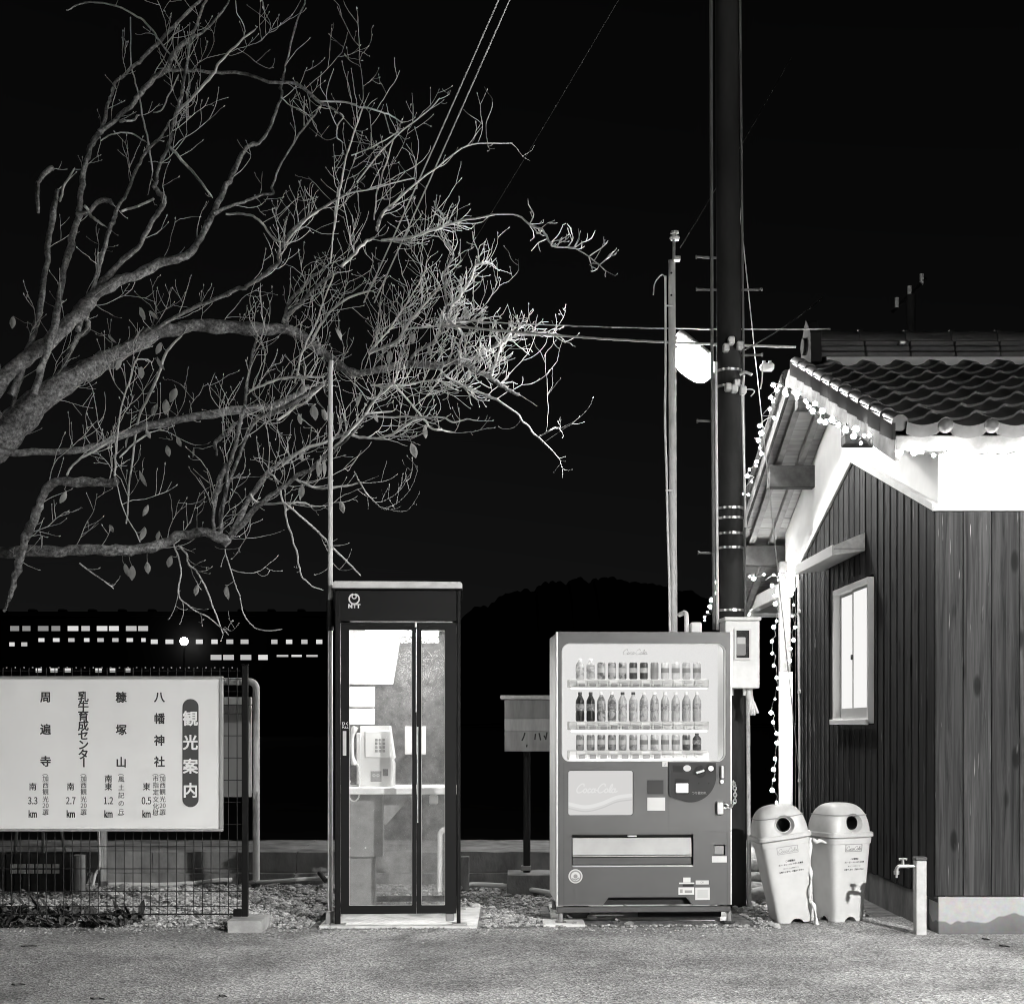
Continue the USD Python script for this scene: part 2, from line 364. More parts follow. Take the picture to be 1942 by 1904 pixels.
# ---------------------------------------------------------------- distant hill, far building
def hill(name, D, prof, label):
    us = np.array([p[0] for p in prof], float); vs = np.array([p[1] for p in prof], float)
    uu = np.arange(us[0], us[-1], 3.0); vv = np.interp(uu, us, vs)
    vv = vv + 16 * (meshkit.fbm(np.stack([uu / 22, uu * 0, uu * 0 + D], 1), 5) - .5) + 7 * (meshkit.noise(np.stack([uu / 7.0, uu * 0, uu * 0 + 3], 1)) - .5)
    x = (uu - CU) / F * D; z = H + (CV - vv) / F * D
    n = len(x); rows = []
    for t in np.linspace(0, 1, 7):
        y = D + 160 * t - 110; zz = -1.4 + (z + 1.4) * math.sin(min(1, .02 + t) * math.pi * .5)
        rows.append(np.stack([x, np.full(n, y), zz], 1))
    for t in (.4, .8, 1.2):
        rows.append(np.stack([x, np.full(n, D + 60 + 160 * t), -1.4 + (z + 1.4) * (1 - t / 1.2 * .99)], 1))
    v = np.vstack(rows); f = []
    for i in range(len(rows) - 1):
        for j in range(n - 1):
            a = i * n + j; f += [(a, a + 1, a + n + 1), (a, a + n + 1, a + n)]
    setting(name, T(v, f), M['hill'], label, smooth=True)
hill('hills', 820, [(820, 1290), (860, 1175), (900, 1142), (960, 1115), (1020, 1098), (1080, 1086), (1150, 1082), (1230, 1092), (1320, 1112), (1420, 1130), (1560, 1150), (2300, 1180)], 'dark wooded hill beyond the vending machine')

FB = 280.0
fb = thing('far_building', 'long dark far building with rows of lit windows', 'building', (X(300, FB), FB, -1.4))
part('wall', box(X(-420, FB), X(640, FB), FB, FB + 14, -1.4, Z(1168, FB)), M['blackmat'], fb, world=True)
roofb = part('roof', box(X(-426, FB), X(646, FB), FB - .6, FB + 14.5, Z(1168, FB), Z(1160, FB)), M['blackmat'], fb, world=True)
for u in range(-400, 640, 57):
    part('roof_vent', box(X(u - 7, FB), X(u + 7, FB), FB + 1, FB + 3, Z(1160, FB), Z(1154, FB), .2), M['blackmat'], roofb, world=True)
C1 = lambda x: x / 3.987
V1 = lambda y: 1127.1 + y / 3.987
wins = []
for a, b in ((75, 150), (168, 235), (285, 372), (388, 460), (510, 598), (614, 685), (730, 817), (822, 905), (950, 1038), (1042, 1125)): wins.append((C1(a), C1(b), V1(235), V1(281), a < 470))
for a, b in ((290, 340), (400, 455), (515, 568), (635, 680), (735, 790), (848, 900), (957, 1010), (1068, 1105)): wins.append((C1(a), C1(b), V1(328), V1(362), False))
for a, b in ((1140, 1197), (1250, 1315), (1480, 1538), (1597, 1650), (1710, 1767), (1818, 1883)): wins.append((C1(a), C1(b), V1(338), V1(378), False))
for u in (520, 548, 577, 605): wins.append((u - 6, u + 7, 1212, 1222, False))
for a, b in ((70, 115), (160, 210)): wins.append((C1(a), C1(b), V1(360), V1(396), False))
for a, b in ((1590, 1680), (1684, 1775), (1815, 1905), (1950, 2030)): wins.append((C1(a), C1(b), V1(452), V1(500), False))
for a, b in ((524, 548), (552, 574), (580, 604)): wins.append((a, b, 1241, 1246, False))
for a, b in ((270, 320), (380, 440), (490, 540), (720, 775), (830, 880), (950, 990)): wins.append((C1(a), C1(b), V1(556), V1(590), True))
for a, b, c, d, dim in wins:
    c, d = c + (d - c) * .08, d - (d - c) * .1; a, b = a + (b - a) * .05, b - (b - a) * .05
    fr = part('window', box(X(a, FB) - .12, X(b, FB) + .12, FB - .14, FB - .02, Z(d, FB) - .12, Z(c, FB) + .12), M['blackmat'], fb, world=True)
    part('pane', box(X(a, FB), X(b, FB), FB - .2, FB - .145, Z(d, FB), Z(c, FB)), M['farwin2' if dim and c < 1200 else ('farwin', 'farwin', 'farwin3')[R.randrange(3)]], fr, world=True)
fl = thing('far_floodlight', 'bright far floodlight in the row of lit windows', 'floodlight', tuple(P(349, 1300, FB - 4)))
part('mast', cyl(P(349, 1400, FB - 4), P(349, 1222, FB - 4), .12), M['blackmat'], fl, world=True)
part('lens', trimesh.creation.icosphere(2, .8).apply_translation(P(349, 1216, FB - 4)), M['farlamp'], fl, world=True)

# ---------------------------------------------------------------- gravel, leaves, rocks (real stones, one object each)
def stone_mesh(seed):
    m = trimesh.creation.icosphere(1, 1.0); v = np.array(m.vertices)
    v *= (1 + .55 * (meshkit.noise(v * 1.3 + seed * 9.1) - .5))[:, None]; v[:, 2] *= .62
    m.vertices = v; return m
def scatter(name, label, cat, protos, pts, scales, idx, rots, kind='stuff'):
    path = unique('/World', name)
    pi = UsdGeom.PointInstancer.Define(stage, path)
    paths = []
    for k, (mesh, m) in enumerate(protos):
        pp = f'{path}/piece_{k:03d}' if k else f'{path}/piece'
        usdkit.mesh(stage, pp, mesh, m); paths.append(Sdf.Path(pp))
    pi.CreatePrototypesRel().SetTargets(paths)
    pi.CreatePositionsAttr(Vt.Vec3fArray.FromNumpy(np.asarray(pts, np.float32)))
    pi.CreateScalesAttr(Vt.Vec3fArray.FromNumpy(np.asarray(scales, np.float32)))
    pi.CreateProtoIndicesAttr(Vt.IntArray.FromNumpy(np.asarray(idx, np.int32)))
    q = [Gf.Quath(*[float(c) for c in r]) for r in rots]
    pi.CreateOrientationsAttr(Vt.QuathArray(q))
    return tag(pi.GetPrim(), label, cat, None, kind)
n = 30000
gx = NR.uniform(-5.4, 1.75, n); gy = 9.5 + NR.uniform(0, 1, n) ** 1.15 * 2.72
keep = gy > 9.56 + .06 * np.sin(gx * 1.7) + .16 * meshkit.fbm(np.stack([gx * 2, gy * 0, gx * 0 + 4], 1), 3)
den = meshkit.fbm(np.stack([gx * 1.4, gy * 1.4, gx * 0], 1), 3)
keep &= NR.uniform(0, 1, n) < .35 + 1.2 * den
keep &= ~((gx > -1.33) & (gx < -.2) & (gy < 10.62)); keep &= ~((gx > .2) & (gx < 1.63) & (gy < 10.75) & (gy > 9.75))
ex, ey = NR.uniform(-5.2, 1.7, 900), 9.62 - NR.exponential(.13, 900); gx, gy = np.concatenate([gx[keep], ex]), np.concatenate([gy[keep], ey]); n = len(gx)
s = .005 + .013 * NR.uniform(0, 1, n) ** 2.4; s[NR.uniform(0, 1, n) < .02] *= 2.4; s[-900:] = np.minimum(s[-900:], .008)
yaw = NR.uniform(0, math.pi, n)
scatter('gravel', 'loose grey gravel strip behind the asphalt', 'gravel', [(stone_mesh(1), M['stone']), (stone_mesh(2), M['stone2']), (stone_mesh(3), M['stone3']), (stone_mesh(4), M['stone'])],
        np.stack([gx, gy, s * .25], 1), np.stack([s * NR.uniform(.8, 1.5, n), s, s], 1), NR.choice(4, n, p=[.34, .3, .22, .14]), np.stack([np.cos(yaw), yaw * 0, yaw * 0, np.sin(yaw)], 1))
# right-hand patch of rubble between machine and bins
n = 900
gx = NR.uniform(1.62, 2.5, n); gy = NR.uniform(10.2, 12.0, n); s = .008 + .02 * NR.uniform(0, 1, n) ** 2; yaw = NR.uniform(0, math.pi, n)
scatter('rubble', 'pale rubble between the utility pole and the bins', 'rubble', [(stone_mesh(5), M['stone']), (stone_mesh(6), M['stone3'])], np.stack([gx, gy, s * .2], 1),
        np.stack([s, s, s], 1), NR.choice(2, n), np.stack([np.cos(yaw), yaw * 0, yaw * 0, np.sin(yaw)], 1))
def leaf_mesh(L=.09, W=.05, curl=.3):
    v, f = [], []
    for i, t in enumerate(np.linspace(0, 1, 6)):
        w = W * .5 * math.sin(math.pi * min(1, t * .96 + .03)) ** .8
        for j, sd in enumerate((-1, 0, 1)):
            v.append((sd * w, t * L, curl * L * (t - .4) ** 2 + abs(sd) * w * .6))
    for i in range(5):
        for j in range(2):
            a = i * 3 + j; f += [(a, a + 1, a + 4), (a, a + 4, a + 3)]
    return T(v, f)
n = 420
gx = NR.uniform(-4.6, 1.7, n); gy = NR.uniform(9.62, 12.1, n)
dk = NR.uniform(0, 1, n) < np.where(gx < -2.4, .95, .35); dk &= ~((gx > -1.33) & (gx < -.2) & (gy < 10.62)); gx, gy = gx[dk], gy[dk]; n = len(gx); yaw = NR.uniform(0, math.pi, n); tl = NR.normal(0, .22, n)
scatter('leaves', 'dry fallen leaves on the gravel', 'fallen leaves', [(leaf_mesh(.085, .045), M['dryleaf']), (leaf_mesh(.07, .05, .9), M['stone2'])], np.stack([gx, gy, np.full(n, .016)], 1),
        np.ones((n, 3)) * NR.uniform(.5, 1.0, n)[:, None], NR.choice(2, n), np.stack([np.cos(yaw), tl, tl * .5, np.sin(yaw)], 1))
# low dark heap of leaf mould at the far left
hx = []
for k in range(900):
    a = NR.uniform(-4.3, -2.55); b = NR.uniform(9.62, 10.15); hgt = .13 * max(0, 1 - ((a + 3.6) / 1.0) ** 2) * max(0, 1 - abs(b - 9.88) / .3)
    hx.append((a, b, NR.uniform(0, 1) * hgt + .01))
n = len(hx); yaw = NR.uniform(0, math.pi, n); tl = NR.normal(0, .35, n)
scatter('leaf_mould', 'dark heap of rotting leaves under the tourist sign', 'leaf heap', [(leaf_mesh(.08, .045), M['darkwood']), (leaf_mesh(.07, .05, .9), M['earth'])], hx,
        np.ones((n, 3)) * NR.uniform(.5, 1.1, n)[:, None], NR.choice(2, n, p=[.75, .25]), np.stack([np.cos(yaw), tl, tl * .5, np.sin(yaw)], 1))
for k, (u, v, D, sz, lab) in enumerate(((1432, 1642, 11.6, .09, 'long pale rock topmost behind the left bin'), (1436, 1662, 11.5, .075, 'rounded rock in the middle of the pile behind the left bin'), (1428, 1684, 11.2, .07, 'darker rock low in the pile behind the left bin'), (1444, 1690, 11.0, .055, 'smallest rock at the foot of the left bin'), (1420, 1622, 11.9, .11, 'biggest rock beside the utility pole'))):
    m = stone_mesh(20 + k); m.apply_scale(sz); m.apply_scale((1.5, 1, 1)); v_, f_ = trimesh.remesh.subdivide_loop(m.vertices, m.faces, 1)
    z0 = max(Z(v, D), sz * .4)
    solo('rock', shift(T(v_, f_), (X(u, D), D, z0)), M['rock'], lab, 'rock', smooth=50)
solo('rock', shift(slab_noise(grid_box(-.35, .4, -.3, .3, -.1, .12, .1), .06, 4, 3), (X(1436, 11.9), 12.0, .1)), M['rock'], 'broad flat rock under the pile behind the bins', 'rock', smooth=50)
solo('rock', shift(slab_noise(grid_box(-.3, .3, -.2, .2, -.05, .1, .1), .06, 4, 9), (X(1438, 11.2), 11.3, .0)), M['rock'], 'half sunk slab of rock between pole and left bin', 'rock', smooth=50)
for k, (u, v, w, lab) in enumerate(((1660, 1910, 40, 'a'), (1225, 1803, 25, 'b'))): pass
twl = [(35, 1868, 26, 3, 'straight twig on the asphalt nearest the left edge'), (185, 1932 - 5, 30, -2, 'thin twig on the asphalt below the sign post'), (55, 1795, 30, 4, 'dark twig on the asphalt edge below the leaf heap'), (423, 1910 - 20, 18, -6, 'short twig on the asphalt in front of the sign'), (1905, 1795, 22, -14, 'dark twig on the asphalt by the right wall'), (1870, 1782, 16, -14, 'small twig close to the plinth of the building')]
for u, v, w, a, lab in twl:
    D = GD(min(v, 1895)); L = w / F * D; aa = math.radians(a * 4)
    c = np.array([X(u, D), D, .006])
    solo('twig', tube([c + L * .5 * t * np.array([math.cos(aa), math.sin(aa), 0]) + np.array([0, .012 * math.sin(t * 4), 0]) for t in (-1, -.4, .2, 1)], [.004, .006, .005, .003], 5), M['darkwood'], lab, 'twig')

# ---------------------------------------------------------------- concrete pads
solo('booth_pad', slab_noise(grid_box(X(606, 9.66), X(905, 9.66), 9.64, 10.62, -.03, .010, .16), .006, 5), M['pale_concrete'], 'pale concrete pad under the telephone booth', 'concrete pad', smooth=35)
solo('machine_pad', box(X(1048, 9.7), X(1396, 9.8), 10.02, 10.75, -.03, .02, .006), M['pale_concrete'], 'pale concrete pad under the rear of the vending machine', 'concrete pad')
solo('machine_pad', box(X(1030, 9.7), X(1110, 9.7), 9.70, 10.0, -.03, .012, .004), M['pale_concrete'], 'broken pad corner at the left foot of the vending machine', 'concrete pad')

# ---------------------------------------------------------------- telephone booth
BD = 9.68; BX = X(754.5, BD); bc = (BX, BD, 0)
booth = thing('phone_booth', 'black framed glass telephone booth lit from inside', 'telephone booth', bc, 2.5)
bx = lambda u: X(u, BD); bz = lambda v: Z(v, BD)
x0, x1, yb = bx(635), bx(873.5), BD + .84
pw = lambda n, m, mt, par=booth, **k: part(n, m, mt, par, world=True, **k)
roof = ext_xz(rrect(bx(631.5), bx(876.5), bz(1117.5), bz(1103), .02).union(sbox(bx(631.5), bz(1117.5), bx(876.5), bz(1112))), BD - .02, yb + .02)
pw('roof', roof, M['white2'])
pw('roof_trim', ext_xz(rrect(bx(631.5) - .006, bx(876.5) + .006, bz(1118.5), bz(1116), .002), BD - .026, yb + .026), M['black'])
for u0, u1 in ((635, 646), (866, 873.5)):
    for y in (BD, yb - .04):
        pw('corner_post', box(bx(u0), bx(u0) + .038 if u0 < 700 else bx(u1), y, y + .04, .008, bz(1118.5), .006), M['black'])
        pw('foot_plate', box(bx(u0) - .03, bx(u0) + .07, y - .03, y + .07, .012, .02, .002), M['galv'])
hdr = pw('header', box(bx(640), bx(866), BD + .004, BD + .05, bz(1178), bz(1118.5), .004), M['black'])
pw('header_side', box(x0 + .003, x0 + .03, BD + .04, yb - .04, bz(1178), bz(1118.5)), M['black'])
pw('header_side', box(x1 - .03, x1 - .003, BD + .04, yb - .04, bz(1178), bz(1118.5)), M['black'])
pw('header_back', box(bx(646), bx(866), yb - .03, yb - .003, bz(1178), bz(1118.5)), M['black'])
pw('drip_rail', box(bx(664), bx(858), BD - .004, BD + .004, bz(1179.6), bz(1178.2)), M['alu'])
lg = (bx(672), bz(1136)); r = .0375
ring = Point(lg).buffer(r, 20).difference(Point(lg).buffer(r * .74, 20))
loop = Point(lg[0], lg[1] + r * .42).buffer(r * .46, 16).difference(Point(lg[0], lg[1] + r * .42).buffer(r * .27, 14))
notch = sbox(lg[0] - r * .2, lg[1] + r * .72, lg[0] + r * .2, lg[1] + r * 1.1)
part('emblem', ext_xz(ring.difference(notch).union(loop), BD - .001, BD + .0035), M['white'], hdr, world=True)
part('lettering', ext_xz(text_xz('NTT', bx(672), bz(1149.5), .032, 'la', 5, 1.25), BD - .001, BD + .0035), M['white'], hdr, world=True)
# doors: left leaf wide, right leaf narrow
def leaf(u0, u1, g0, g1, nm):
    rz0, rz1 = bz(1732.5), bz(1181)
    fr = sbox(bx(u0), rz0, bx(u1), rz1).difference(rrect(bx(g0), bx(g1), bz(1716.7), bz(1194.4), .006))
    d = pw('door', ext_xz(fr, BD + .008, BD + .04), M['black'])
    part('glass', box(bx(g0) - .004, bx(g1) + .004, BD + .021, BD + .026, bz(1716.7) - .004, bz(1194.4) + .004), M['glass'], d, world=True)
    part('glazing_bead', ext_xz(rrect(bx(g0), bx(g1), bz(1716.7), bz(1194.4), .006).difference(rrect(bx(g0) + .003, bx(g1) - .003, bz(1716.7) + .003, bz(1194.4) - .003, .005)), BD + .012, BD + .02), M['alu'], d, world=True)
    return d
dl = leaf(647, 789.8, 662, 781.7, 'l'); dr = leaf(790.6, 865.5, 798.9, 844, 'r')
part('hinge', cyl(P(789, 1200, BD + .006), P(789, 1350, BD + .006), .0035), M['alu'], dl, world=True)
part('hinge', cyl(P(792.2, 1378, BD + .006), P(792.2, 1560, BD + .006), .0035), M['alu'], dl, world=True)
part('hinge_cap', cyl(P(788.6, 1189, BD + .004), P(788.6, 1181, BD + .004), .008), M['white'], dl, world=True)
part('door_label', box(bx(650.5), bx(657), BD + .0035, BD + .007, bz(1432.5), bz(1386), .001), M['sticker'], dl, world=True)
for k, (t, v) in enumerate((('ひく', 1371.5), ('PULL', 1379))):
    part('door_lettering', ext_xz(text_xz(t, bx(655), bz(v), .024 if k == 0 else .017, 'jp' if k == 0 else 'la', 2), BD + .0035, BD + .0075), M['white'], dl, world=True)
part('door_stop', box(bx(845), bx(861), BD + .02, BD + .06, bz(1747), bz(1733), .004), M['mgrey'], dr, world=True)
# side and back glazing
for xa, xb in ((x0 + .012, x0 + .017), (x1 - .017, x1 - .012)):
    pw('side_glass', box(xa, xb, BD + .04, yb - .04, bz(1722), bz(1178)), M['glass'])
    for v in (1732, 1182):
        pw('side_rail', box(xa - .008, xb + .008, BD + .041, yb - .041, bz(v) - .02, bz(v) + .02, .003), M['black'])
pw('back_glass', box(x0 + .04, x1 - .04, yb - .022, yb - .017, bz(1722), bz(1178)), M['glass'])
for v in (1732, 1182): pw('back_rail', box(x0 + .041, x1 - .041, yb - .03, yb - .006, bz(v) - .02, bz(v) + .02, .003), M['black'])
pw('ceiling', box(x0 + .03, x1 - .03, BD + .05, yb - .03, bz(1182), bz(1179), 0), M['white'])
pw('ceiling_lamp', box(bx(690), bx(830), BD + .2, BD + .6, bz(1197), bz(1191), .003), M['booth_lamp'])
pw('lamp_housing', box(bx(688), bx(832), BD + .19, BD + .61, bz(1190.5), bz(1183), .003), M['lgrey'])
DB = BD + .76
qx = lambda u, D=DB: X(u, D) + (D - BD) * .0436; qz = lambda v, D=DB: Z(v, D)
up = Polygon([(qx(655), qz(1192)), (qx(758), qz(1192)), (qx(757), qz(1225)), (qx(745.5), qz(1297)), (qx(655), qz(1297))])
pw('back_panel', ext_xz(up, DB - .03, DB), M['white'])
pw('notice', box(qx(664), qx(711), DB - .06, DB - .012, qz(1341), qz(1303), .003), M['white'])
pw('notice', box(qx(660), qx(711), DB - .05, DB - .012, qz(1374), qz(1343), .003), M['white'])
DS = BD + .5
pw('shelf', box(X(660, DS), x1 - .02, BD + .40, yb - .03, Z(1505, DS), Z(1491, DS), .006), M['white'])
pw('cabinet', box(qx(655, DB), qx(729, DB), DB - .2, DB, Z(1620, DB), Z(1503, DB), .006), M['mgrey'])
pw('cabinet_base', box(qx(655, DB), qx(714, DB), DB - .16, DB, .03, Z(1622, DB), .006), M['mgrey'])
br = Polygon([(qx(729), Z(1505, DB)), (qx(784), Z(1505, DB)), (qx(733), Z(1562, DB)), (qx(729), Z(1562, DB))])
pw('shelf_bracket', ext_xz(br, DB - .09, DB - .07), M['mgrey'])
for u in (670, 700): pw('bolt', cyl(P(u, 1607, DB - .205), P(u, 1607, DB - .195), .006), M['white'])
pw('small_box', box(qx(814), qx(831), DB - .05, DB - .01, Z(1524, DB), Z(1507, DB), .008), M['white'])
pw('poster', box(qx(768, yb), qx(808, yb), yb - .03, yb - .026, Z(1430, yb), Z(1377, yb)), M['sticker'])
# the telephone on the shelf
ph = thing('payphone', 'pale public payphone with handset and curly cord inside the booth', 'telephone', tuple(P(707, 1493, DS + .02)))
pm = lambda n, m, mt, par=ph, **k: part(n, m, mt, par, world=True, **k)
DP = DS - .03
body = Polygon([(X(683, DP), Z(1494, DP)), (X(746, DP), Z(1494, DP)), (X(746.5, DP), Z(1448, DP)), (X(744, DP), Z(1441, DP)), (X(747, DP), Z(1437, DP)), (X(738, DP), Z(1376, DP)), (X(683, DP), Z(1376, DP))])
bodyp = pm('body', ext_xz(body.buffer(-.006).buffer(.006, 4), DP, DP + .17), M['phone'])
pm('keypad_cover', box(X(692, DP), X(742, DP), DP - .02, DP - .001, Z(1437, DP), Z(1385, DP), .008), M['phone'])
for i in range(3):
    for j in range(4):
        pm('key', box(X(712 + i * 7, DP), X(717 + i * 7, DP), DP - .026, DP - .019, Z(1405 + j * 7, DP), Z(1400 + j * 7, DP), .002), M['mgrey'])
pm('card_plate', box(X(703, DP), X(723.5, DP), DP - .004, DP - .0005, Z(1482, DP), Z(1462, DP)), M['mgrey'])
for u in (709.5, 717): pm('emblem', ext_xz(Point(X(u, DP), Z(1470, DP)).buffer(.011, 10).difference(Point(X(u, DP), Z(1470, DP)).buffer(.005, 8)), DP - .007, DP - .0045), M['sticker'])
pm('coin_return', box(X(726, DP), X(736, DP), DP - .003, DP - .0005, Z(1471, DP), Z(1458, DP)), M['phonedark'])
hs = [P(u, v, DP - .03) for u, v in ((672, 1450), (668, 1432), (667, 1412), (669, 1392), (674, 1378))]
hsp = pm('handset', tube(spline(hs, 4), [.02, .022, .017, .014, .013, .013, .013, .013, .013, .013, .013, .014, .016, .02, .022, .022, .02][:len(spline(hs, 4))], 10), M['phone'], smooth=40)
pm('cradle', box(X(676, DP), X(684, DP), DP - .01, DP + .1, Z(1488, DP), Z(1390, DP), .004), M['lgrey'])
cord = spline([P(672, 1450, DP - .03), P(680, 1452, DP - .04), P(681, 1480, DP - .04), P(682, 1500, DP - .06), P(679, 1514, DP - .07), P(671, 1519, DP - .07), P(664, 1514, DP - .06), P(662, 1496, DP - .02), P(664, 1480, DP + .05)], 8)
cc = []
for i, p in enumerate(cord): cc.append(p + .003 * np.array([math.cos(i * 2.1), math.sin(i * 2.1), 0]))
pm('cord', tube(cc, .0048, 6), M['phone'], smooth=True)

# ---------------------------------------------------------------- vending machine
VD = 9.80; VC = 1223.5; VS = F / VD
vm_loc = np.array([X(VC, VD), VD, 0.0]); VRZ = 2.5
vm = thing('vending_machine', 'red drinks vending machine with lit display and chained lock', 'vending machine', vm_loc, VRZ)
vx = lambda u: (u - VC) / VS; vz = lambda v: Z(v, VD)
def mworld(p):
    a = math.radians(VRZ); x, y, z = p
    return vm_loc + np.array([x * math.cos(a) - y * math.sin(a), x * math.sin(a) + y * math.cos(a), z])
L_, R_, T_, B_ = vx(1055), vx(1388), vz(1198), vz(1716)
disp = rrect(vx(1065), vx(1377.3), vz(1444), vz(1220), .055)
slot = sbox(vx(1084), vz(1642), vx(1315.5), vz(1582))
adv = rrect(vx(1076.4), vx(1201.5), vz(1546.5), vz(1460), .02)
ret = sbox(vx(1355.5), vz(1622), vx(1376.5), vz(1602))
notch = Polygon([(vx(1142), vz(1717)), (vx(1154), vz(1701)), (vx(1302), vz(1701)), (vx(1314), vz(1717))])
fr = sbox(L_ + .012, B_, R_ - .004, T_).difference(union([disp, slot, adv, ret, notch]))
pv = lambda n, m, mt, par=vm, **k: part(n, m, mt, par, **k)
door = pv('door', ext_xz(fr, 0, .085), M['red'])
pv('door_rim', box(L_ + .0, L_ + .0115, .004, .085, B_, T_), M['alu'], door)
pv('door_rim', box(R_ - .0035, R_ + .004, .004, .085, B_, T_), M['alu'], door)
pv('seam', box(vx(1069) - .0015, vx(1069) + .0015, -.0012, .001, B_ + .002, vz(1446)), M['dgrey'], door)
pv('seam', box(vx(1380) - .0015, vx(1380) + .0015, -.0012, .001, B_ + .002, vz(1578)), M['dgrey'], door)
pv('seam', box(vx(1268) - .001, vx(1268) + .001, -.001, .001, vz(1576), vz(1447)), M['redtrim'], door)
pv('seam', box(vx(1268), vx(1388), -.001, .001, vz(1577), vz(1576.4)), M['redtrim'], door)
cw = .02
pv('side_panel', box(L_ + .006, L_ + .006 + cw, .087, .74, B_, T_ - .002, .003), M['side'])
pv('side_panel', box(R_ - .002 - cw, R_ - .002, .087, .74, B_, T_ - .002, .003), M['side'])
pv('top_panel', box(L_ + .028, R_ - .024, .087, .74, T_ - .025, T_ - .004), M['side'])
pv('back_cover', box(L_ + .028, R_ - .024, .715, .739, B_, T_ - .027), M['mgrey'])
pv('floor_panel', box(L_ + .028, R_ - .024, .087, .714, B_, B_ + .03), M['mgrey'])
pv('divider', box(L_ + .028, R_ - .024, .087, .36, vz(1459), vz(1457)), M['white'])
pv('recess_back', box(vx(1137), vx(1320), .06, .08, vz(1717), vz(1699)), M['blackmat'])
# display
pv('display_back', box(L_ + .03, R_ - .026, .34, .36, vz(1446), vz(1206)), M['back'])
for a, b in ((L_ + .028, L_ + .034), (R_ - .03, R_ - .024)): pv('display_liner', box(a, b, .09, .338, vz(1446), vz(1206)), M['white'])
pv('display_liner', box(L_ + .036, R_ - .032, .09, .338, vz(1206), vz(1204)), M['white'])
pv('display_glass', ext_xz(disp.buffer(.004), .03, .034), M['dglass'])
pv('display_lip', ext_xz(disp.buffer(.0005).difference(disp.buffer(-.006)), .004, .028), M['lgrey'])
pv('light_tube', cyl((L_ + .1, .11, vz(1211)), (R_ - .1, .11, vz(1211)), .012, n=8), M['tube'])
pv('light_tube', cyl((L_ + .1, .105, vz(1451)), (R_ - .1, .105, vz(1451)), .012, n=8), M['tube'])
def coke(x, z, h, w=.06):
    """cursive drink script as polygon, lower left at x,z and cap height h"""
    S = []
    def C(o): S.append([(o + .78, .78), (o + .7, .98), (o + .42, 1.0), (o + .14, .68), (o + .05, .3), (o + .24, .02), (o + .56, .06), (o + .8, .26)])
    def O(o): S.append([(o + .18 * math.cos(t) + .2, .24 + .22 * math.sin(t)) for t in np.linspace(0, 2 * math.pi, 11)])
    C(0); O(.82); S.append([(1.62, .42), (1.48, .46), (1.36, .26), (1.42, .04), (1.6, .04), (1.76, .18)])
    O(1.76); S.append([(2.15, .46), (2.13, .12), (2.26, .06)]); S.append([(2.3, .28), (2.5, .3)])
    C(2.45); O(3.28); S.append([(3.82, .1), (3.84, .6), (3.98, .98), (4.05, .7), (3.9, .2), (3.98, .04), (4.12, .14)])
    O(4.1); S.append([(4.5, .46), (4.48, .12), (4.62, .06), (4.75, .18)])
    g = union([LineString(spline(q, 4)).buffer(w, 3) for q in S])
    g = affinity.skew(g, 14, 0, origin=(0, 0))
    return affinity.translate(affinity.scale(g, h, h, origin=(0, 0)), x, z)
pv('brand_script', ext_xz(coke(vx(1192), vz(1237), .036, .045), .334, .3395), M['inkgrey'])
pv('advert_panel', ext_xz(adv.buffer(-.003), .022, .03), M['ad'])
pv('advert_script', ext_xz(coke(vx(1092), vz(1503), .058, .07), .019, .0215), emit('advert_letter', .78))
sw = LineString(spline([(vx(1078), vz(1524)), (vx(1110), vz(1530)), (vx(1140), vz(1524)), (vx(1170), vz(1512)), (vx(1198), vz(1508))], 6))
pv('advert_swoosh', ext_xz(sw.buffer(.012).intersection(adv.buffer(-.006)), .019, .0215), emit('advert_swoosh', .78))
pv('advert_swoosh', ext_xz(affinity.translate(sw, 0, -.03).buffer(.004).intersection(adv.buffer(-.006)), .019, .0215), emit('advert_swoosh_dim', .58))
pv('advert_shade', ext_xz(adv.difference(adv.buffer(-.004)), .004, .085), M['dgrey'])
# shelves with price cards and buttons; the sample drinks stand on them
rows = [(1286, 1289, 1301), (1367, 1369.5, 1383), (1423, 1425, 1441)]
cols = [1104.7 + 20.66 * k for k in range(12)]
for vb, va, vc in rows:
    sh = pv('shelf', box(vx(1082), vx(1352), .13, .30, vz(vc) - .004, vz(vb) - .003, .004), M['lgrey'])
    if vb < 1400: pv('added_tube', cyl((vx(1086), .142, vz(vc) - .012), (vx(1348), .142, vz(vc) - .012), .006, n=6), M['tube2'], sh)  # unseen tube added under the shelf to brighten the drinks below
    for k, u in enumerate(cols):
        pv('price_card', box(vx(u - 7.5), vx(u + 8), .118, .127, vz(va + 5.5), vz(va)), M['sticker' if k % 3 else 'white'], sh)
        pv('select_button', box(vx(u - 4), vx(u + 8.5), .112, .127, vz(vc - .5), vz(va + 7), .002), M['mgrey' if k < 8 else 'lgrey'], sh)
        pv('button_lamp', box(vx(u - 8.5), vx(u - 4.4), .113, .127, vz(vc - .5), vz(va + 7), .002), M['sticker'], sh)
drink_m = {}
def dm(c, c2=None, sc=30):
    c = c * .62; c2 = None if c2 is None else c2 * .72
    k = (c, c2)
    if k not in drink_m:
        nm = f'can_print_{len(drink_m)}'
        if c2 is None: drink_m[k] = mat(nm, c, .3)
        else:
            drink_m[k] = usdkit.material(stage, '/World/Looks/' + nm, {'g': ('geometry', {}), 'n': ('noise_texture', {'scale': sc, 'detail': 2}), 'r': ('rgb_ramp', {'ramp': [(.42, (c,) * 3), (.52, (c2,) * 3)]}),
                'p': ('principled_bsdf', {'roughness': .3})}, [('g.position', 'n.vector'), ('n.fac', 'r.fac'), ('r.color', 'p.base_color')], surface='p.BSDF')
    return drink_m[k]
